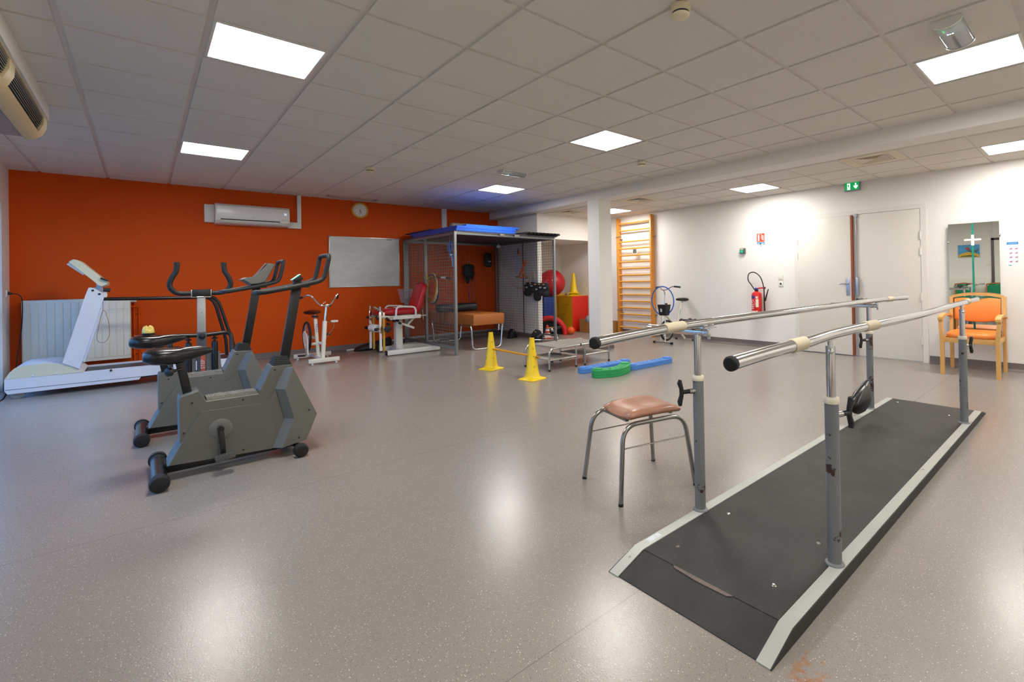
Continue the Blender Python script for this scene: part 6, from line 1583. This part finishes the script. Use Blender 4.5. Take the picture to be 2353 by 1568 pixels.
for p, r, m_, l in (((7.40, 7.06, .245), .075, YELLOW, 'yellow ball sticking out of the box right of the pillar, upper one'), ((7.47, 6.99, .17), .06, YELLOW, 'yellow ball lower in the box right of the pillar'), ((7.32, 6.97, .07), .07, mat('grey blue ball', '#7d97a0', .4), 'grey blue ball on the floor beside the box right of the pillar')):
    t = thing('play_ball', l, 'ball', (p[0], p[1], p[2] - r), 0, 'balls by the pillar'); MB().ball(p, r, 24, 16).build('ball', m_, t, sharp=80)
t = thing('floor_plate', 'flat reddish wooden plate on the floor under the wall bars', 'plate', (7.3, 6.3, 0)); MB().box((7.30, 6.0, 0), (7.56, 6.62, .03), .006).build('board', mat('reddish board', '#7a5a50', .5), t)

# ================================================================ white folding exercise bike by the wall bars
t = thing('folding_exercise_bike', 'white folding exercise bike with a black front basket by the wall bars', 'exercise bike', (7.25, 5.06, 0))
yc = 5.06
for x in (6.965, 7.605):
    MB().cyl((x, 4.87, .022), (x, 5.25, .022), .012).build('foot_tube', CHROME, t)
    for y, s in ((4.85, 1), (5.27, -1)): MB().cyl((x, y, .022), (x, y + s * .035, .022), .0215).build('foot_cap', BLACK, t)
for s in (-1, 1): MB().cyl((6.97, yc + s * .045, .02), (6.985, yc + s * .045, .50), .010).build('fork', WE, t)
wc = (7.08, yc, .225)
MB().ring(wc, .17, .017, (0, 1, 0), 44, 8).build('tyre', RUBBER, t); rm = MB().ring(wc, .15, .008, (0, 1, 0), 44, 6).build('wheel_rim', CHROME, t)
b = MB()
for i in range(16):
    a = 2 * PI * i / 16; b.tube([wc, (wc[0] + .15 * math.cos(a), wc[1], wc[2] + .15 * math.sin(a))], .0012, 4)
b.cyl((wc[0], wc[1] - .03, wc[2]), (wc[0], wc[1] + .03, wc[2]), .016); b.build('spokes', CHROME, rm)
MB().tube(spline([(7.03, yc, .50), (7.03, yc, .72), (7.045, yc, .86), (7.02, yc, .945)], 5), .011, 10).build('stem', CHROME, t)
S = spline([(7.09, 5.30, .985), (7.09, 5.24, .995), (7.07, 5.18, 1.0), (7.03, 5.12, .955), (7.02, 5.06, .945), (7.03, 5.0, .955), (7.07, 4.92, 1.0), (7.09, 4.86, 1.003), (7.10, 4.76, .992)], 6)
MB().tube(S, .0105, 10).build('handlebar', CHROME, t); MB().tube(S[:8], .0155, 10).build('grip', BLACK, t); MB().tube(S[-9:], .0155, 10).build('grip', BLACK, t)
rings = []
for z, hx, hy in ((.50, .045, .065), (.505, .05, .07), (.68, .065, .095), (.69, .067, .097)): rings.append([(6.965 - hx, yc - .04 - hy, z), (6.965 + hx, yc - .04 - hy, z), (6.965 + hx, yc - .04 + hy, z), (6.965 - hx, yc - .04 + hy, z)])
bsk = MB().loft(rings).build('front_basket', BLACK, t, sharp=20); MB().box((6.905, 5.02, .565), (6.908, 5.06, .645)).build('sticker', mat('white blue sticker', '#c7d6ea', .5, vary=.3, scale=90), bsk)
MB().cyl((6.98, yc - .08, .69), (6.98, yc - .08, .715), .02).build('knob', BLACK, t)
MB().cyl((7.03, yc, .52), (7.38, yc, .26), .022).build('main_tube', WE, t); MB().cyl((7.05, yc + .02, .20), (7.40, yc + .02, .36), .009).build('stay', WE, t)
MB().cyl((7.36, yc, .24), (7.50, yc, .70), .018).build('seat_tube', WE, t); MB().cyl((7.38, yc, .26), (7.605, yc, .03), .018).build('rear_tube', WE, t)
MB().obox((7.452, yc - .019, .53), (.014, .002, .09), (0, .3, 0)).build('decal', mat('turquoise decal', '#4f9aa8', .5), t)
MB().tube([(7.49, yc - .05, .70), (7.51, yc - .03, .715), (7.55, yc, .70), (7.57, yc + .03, .715)], .006, 6).build('saddle_spring', CHROME, t)
rings = []
for x, h, z, zb in ((7.38, .02, .775, .755), (7.40, .035, .785, .74), (7.47, .05, .79, .73), (7.55, .085, .79, .72), (7.60, .10, .79, .715), (7.64, .085, .785, .72), (7.655, .03, .775, .74)): rings.append([(x, yc + h * math.cos(2 * PI * k / 16), (z + zb) / 2 + (z - zb) / 2 * math.sin(2 * PI * k / 16)) for k in range(16)])
MB().loft(rings).build('saddle', BLEATHER, t, sharp=60)
for s, dx_ in ((-1, .08), (1, -.08)):
    c = MB().bar((7.27, yc + s * .05, .33), (7.27 + dx_, yc + s * .05, .33 + .04 * s), .010, .018).build('crank', CHROME, t); MB().box((7.24 + dx_, yc + s * .06, .32 + .04 * s), (7.30 + dx_, yc + s * .13, .34 + .04 * s), .004).build('pedal', BLACK, c)
MB().lathe([(.02, 0), (.075, .003), (.075, .008), (.02, .01)], (7.27, yc - .035, .33), (0, -1, 0), 24).build('chain_disc', WE, t)
t = thing('hoop', 'blue hoop hung on the handlebar of the folding bike', 'hoop', (6.99, 5.07, .5)); MB().ring((6.995, 5.075, .755), .252, .0105, (1, -.03, .02), 56, 8).build('tube', mat('blue hoop plastic', '#1560c0', .35), t)

# ================================================================ behind the camera's left: seen in the mirror
t = thing('painting', 'colourful unframed canvas with a red bird on the left wall', 'painting', (XL, 1.22, 1.75))
MB().box((XL, .99, 1.62), (XL + .022, 1.44, 1.95), .002).build('canvas', mat('blue painted canvas', '#4f9fd0', .6, vary=.35, scale=7), t)
def blob(pts, m, nm, d): MB().prism(pts, 'x', XL + .022, XL + .022 + d).build(nm, m, t)
blob([(.995, 1.625), (1.435, 1.625), (1.435, 1.68), (1.37, 1.72), (1.25, 1.76), (1.12, 1.75), (1.04, 1.70), (.995, 1.68)], mat('yellow paint', '#e0b53a', .6, vary=.2, scale=30), 'yellow_field', .001)
blob([(1.02, 1.64), (1.40, 1.64), (1.36, 1.665), (1.2, 1.68), (1.08, 1.66)], mat('dark green paint', '#4f5a2a', .6, vary=.5, scale=60), 'green_field', .0014)
blob([(1.28, 1.86), (1.25, 1.89), (1.21, 1.88), (1.19, 1.84), (1.15, 1.80), (1.08, 1.80), (1.03, 1.86), (1.01, 1.80), (1.05, 1.74), (1.15, 1.73), (1.22, 1.77), (1.26, 1.81)], mat('teal bird paint', '#54707a', .6, vary=.4, scale=40), 'bird', .0018)
blob([(1.29, 1.85), (1.27, 1.88), (1.23, 1.89), (1.21, 1.86), (1.22, 1.82), (1.26, 1.82)], mat('red bird paint', '#c2403a', .6, vary=.2), 'bird_head', .0024)
radiator('radiator', 'cream panel radiator under the painting on the left wall', .78, 1.64, .35, 1.06, 'y', XL, 1, 14)
GREENF = mat('green fabric', '#0f7a52', .8, vary=.06, bump=.3); REDB = mat('reddish beech', '#a8683c', .4, vary=.1)
def green_chair(yc, lab):
    t = thing('side_chair', lab, 'chair', (-.35, yc, 0), 0, 'green side chairs'); xf, xb = -.10, -.52
    for s in (-1, 1):
        MB().loft([[(xf - .018 + a, yc + s * .22 + c, z) for a, c in ((0, -.016), (.036, -.016), (.036, .016), (0, .016))] for z in (0, .44)]).build('leg', REDB, t)
        MB().loft([[(xb + dx + a, yc + s * .20 + c, z) for a, c in ((-.016, -.015), (.016, -.015), (.016, .015), (-.016, .015))] for dx, z in ((-.02, 0), (.02, .45), (-.06, .93))]).build('leg', REDB, t)
    MB().box((xb + .02, yc - .22, .40), (xf, yc + .22, .445), .005).build('seat_frame', REDB, t)
    cushion(-.29, yc, .475, .23, .23, .03).build('seat', GREENF, t, sharp=60)
    cushion(xb - .02, yc, .74, .18, .19, .025, Euler((0, PI / 2 - .15 + PI, 0)).to_matrix()).build('backrest', GREENF, t, sharp=60)
    MB().tube([(xb - .055, yc - .20, .92), (xb - .06, yc, .945), (xb - .055, yc + .20, .92)], .017, 10).build('top_rail', REDB, t)
green_chair(1.30, 'green upholstered wooden chair seen in the mirror, whole back showing'); green_chair(.66, 'green upholstered wooden chair half seen at the mirror edge')
d2 = MB().box((XL - .001, .70, 0), (XL + .02, .76, 2.1), .004).box((XL - .001, -.25, 0), (XL + .02, -.19, 2.1), .004).box((XL - .001, -.25, 2.04), (XL + .02, .76, 2.1), .004)
d2 = struct(d2.build('door_2', mat('dark bronze frame', '#55504a', .4))); MB().box((XL, -.19, .01), (XL + .012, .70, 2.04)).build('leaf', WHITE2, d2)
t = thing('wall_switch', 'white double wall switch beside the door on the left wall', 'switch', (XL, .84, 1.4)); MB().box((XL, .79, 1.40), (XL + .012, .87, 1.48), .003).build('plate', WHITE2, t)
t = thing('cable_duct', 'thin white cable duct above the door on the left wall', 'cable duct', (XL, .74, 2.3)); MB().box((XL, .71, 2.101), (XL + .02, .74, ZC - .01), .003).build('duct', WPLAST, t)
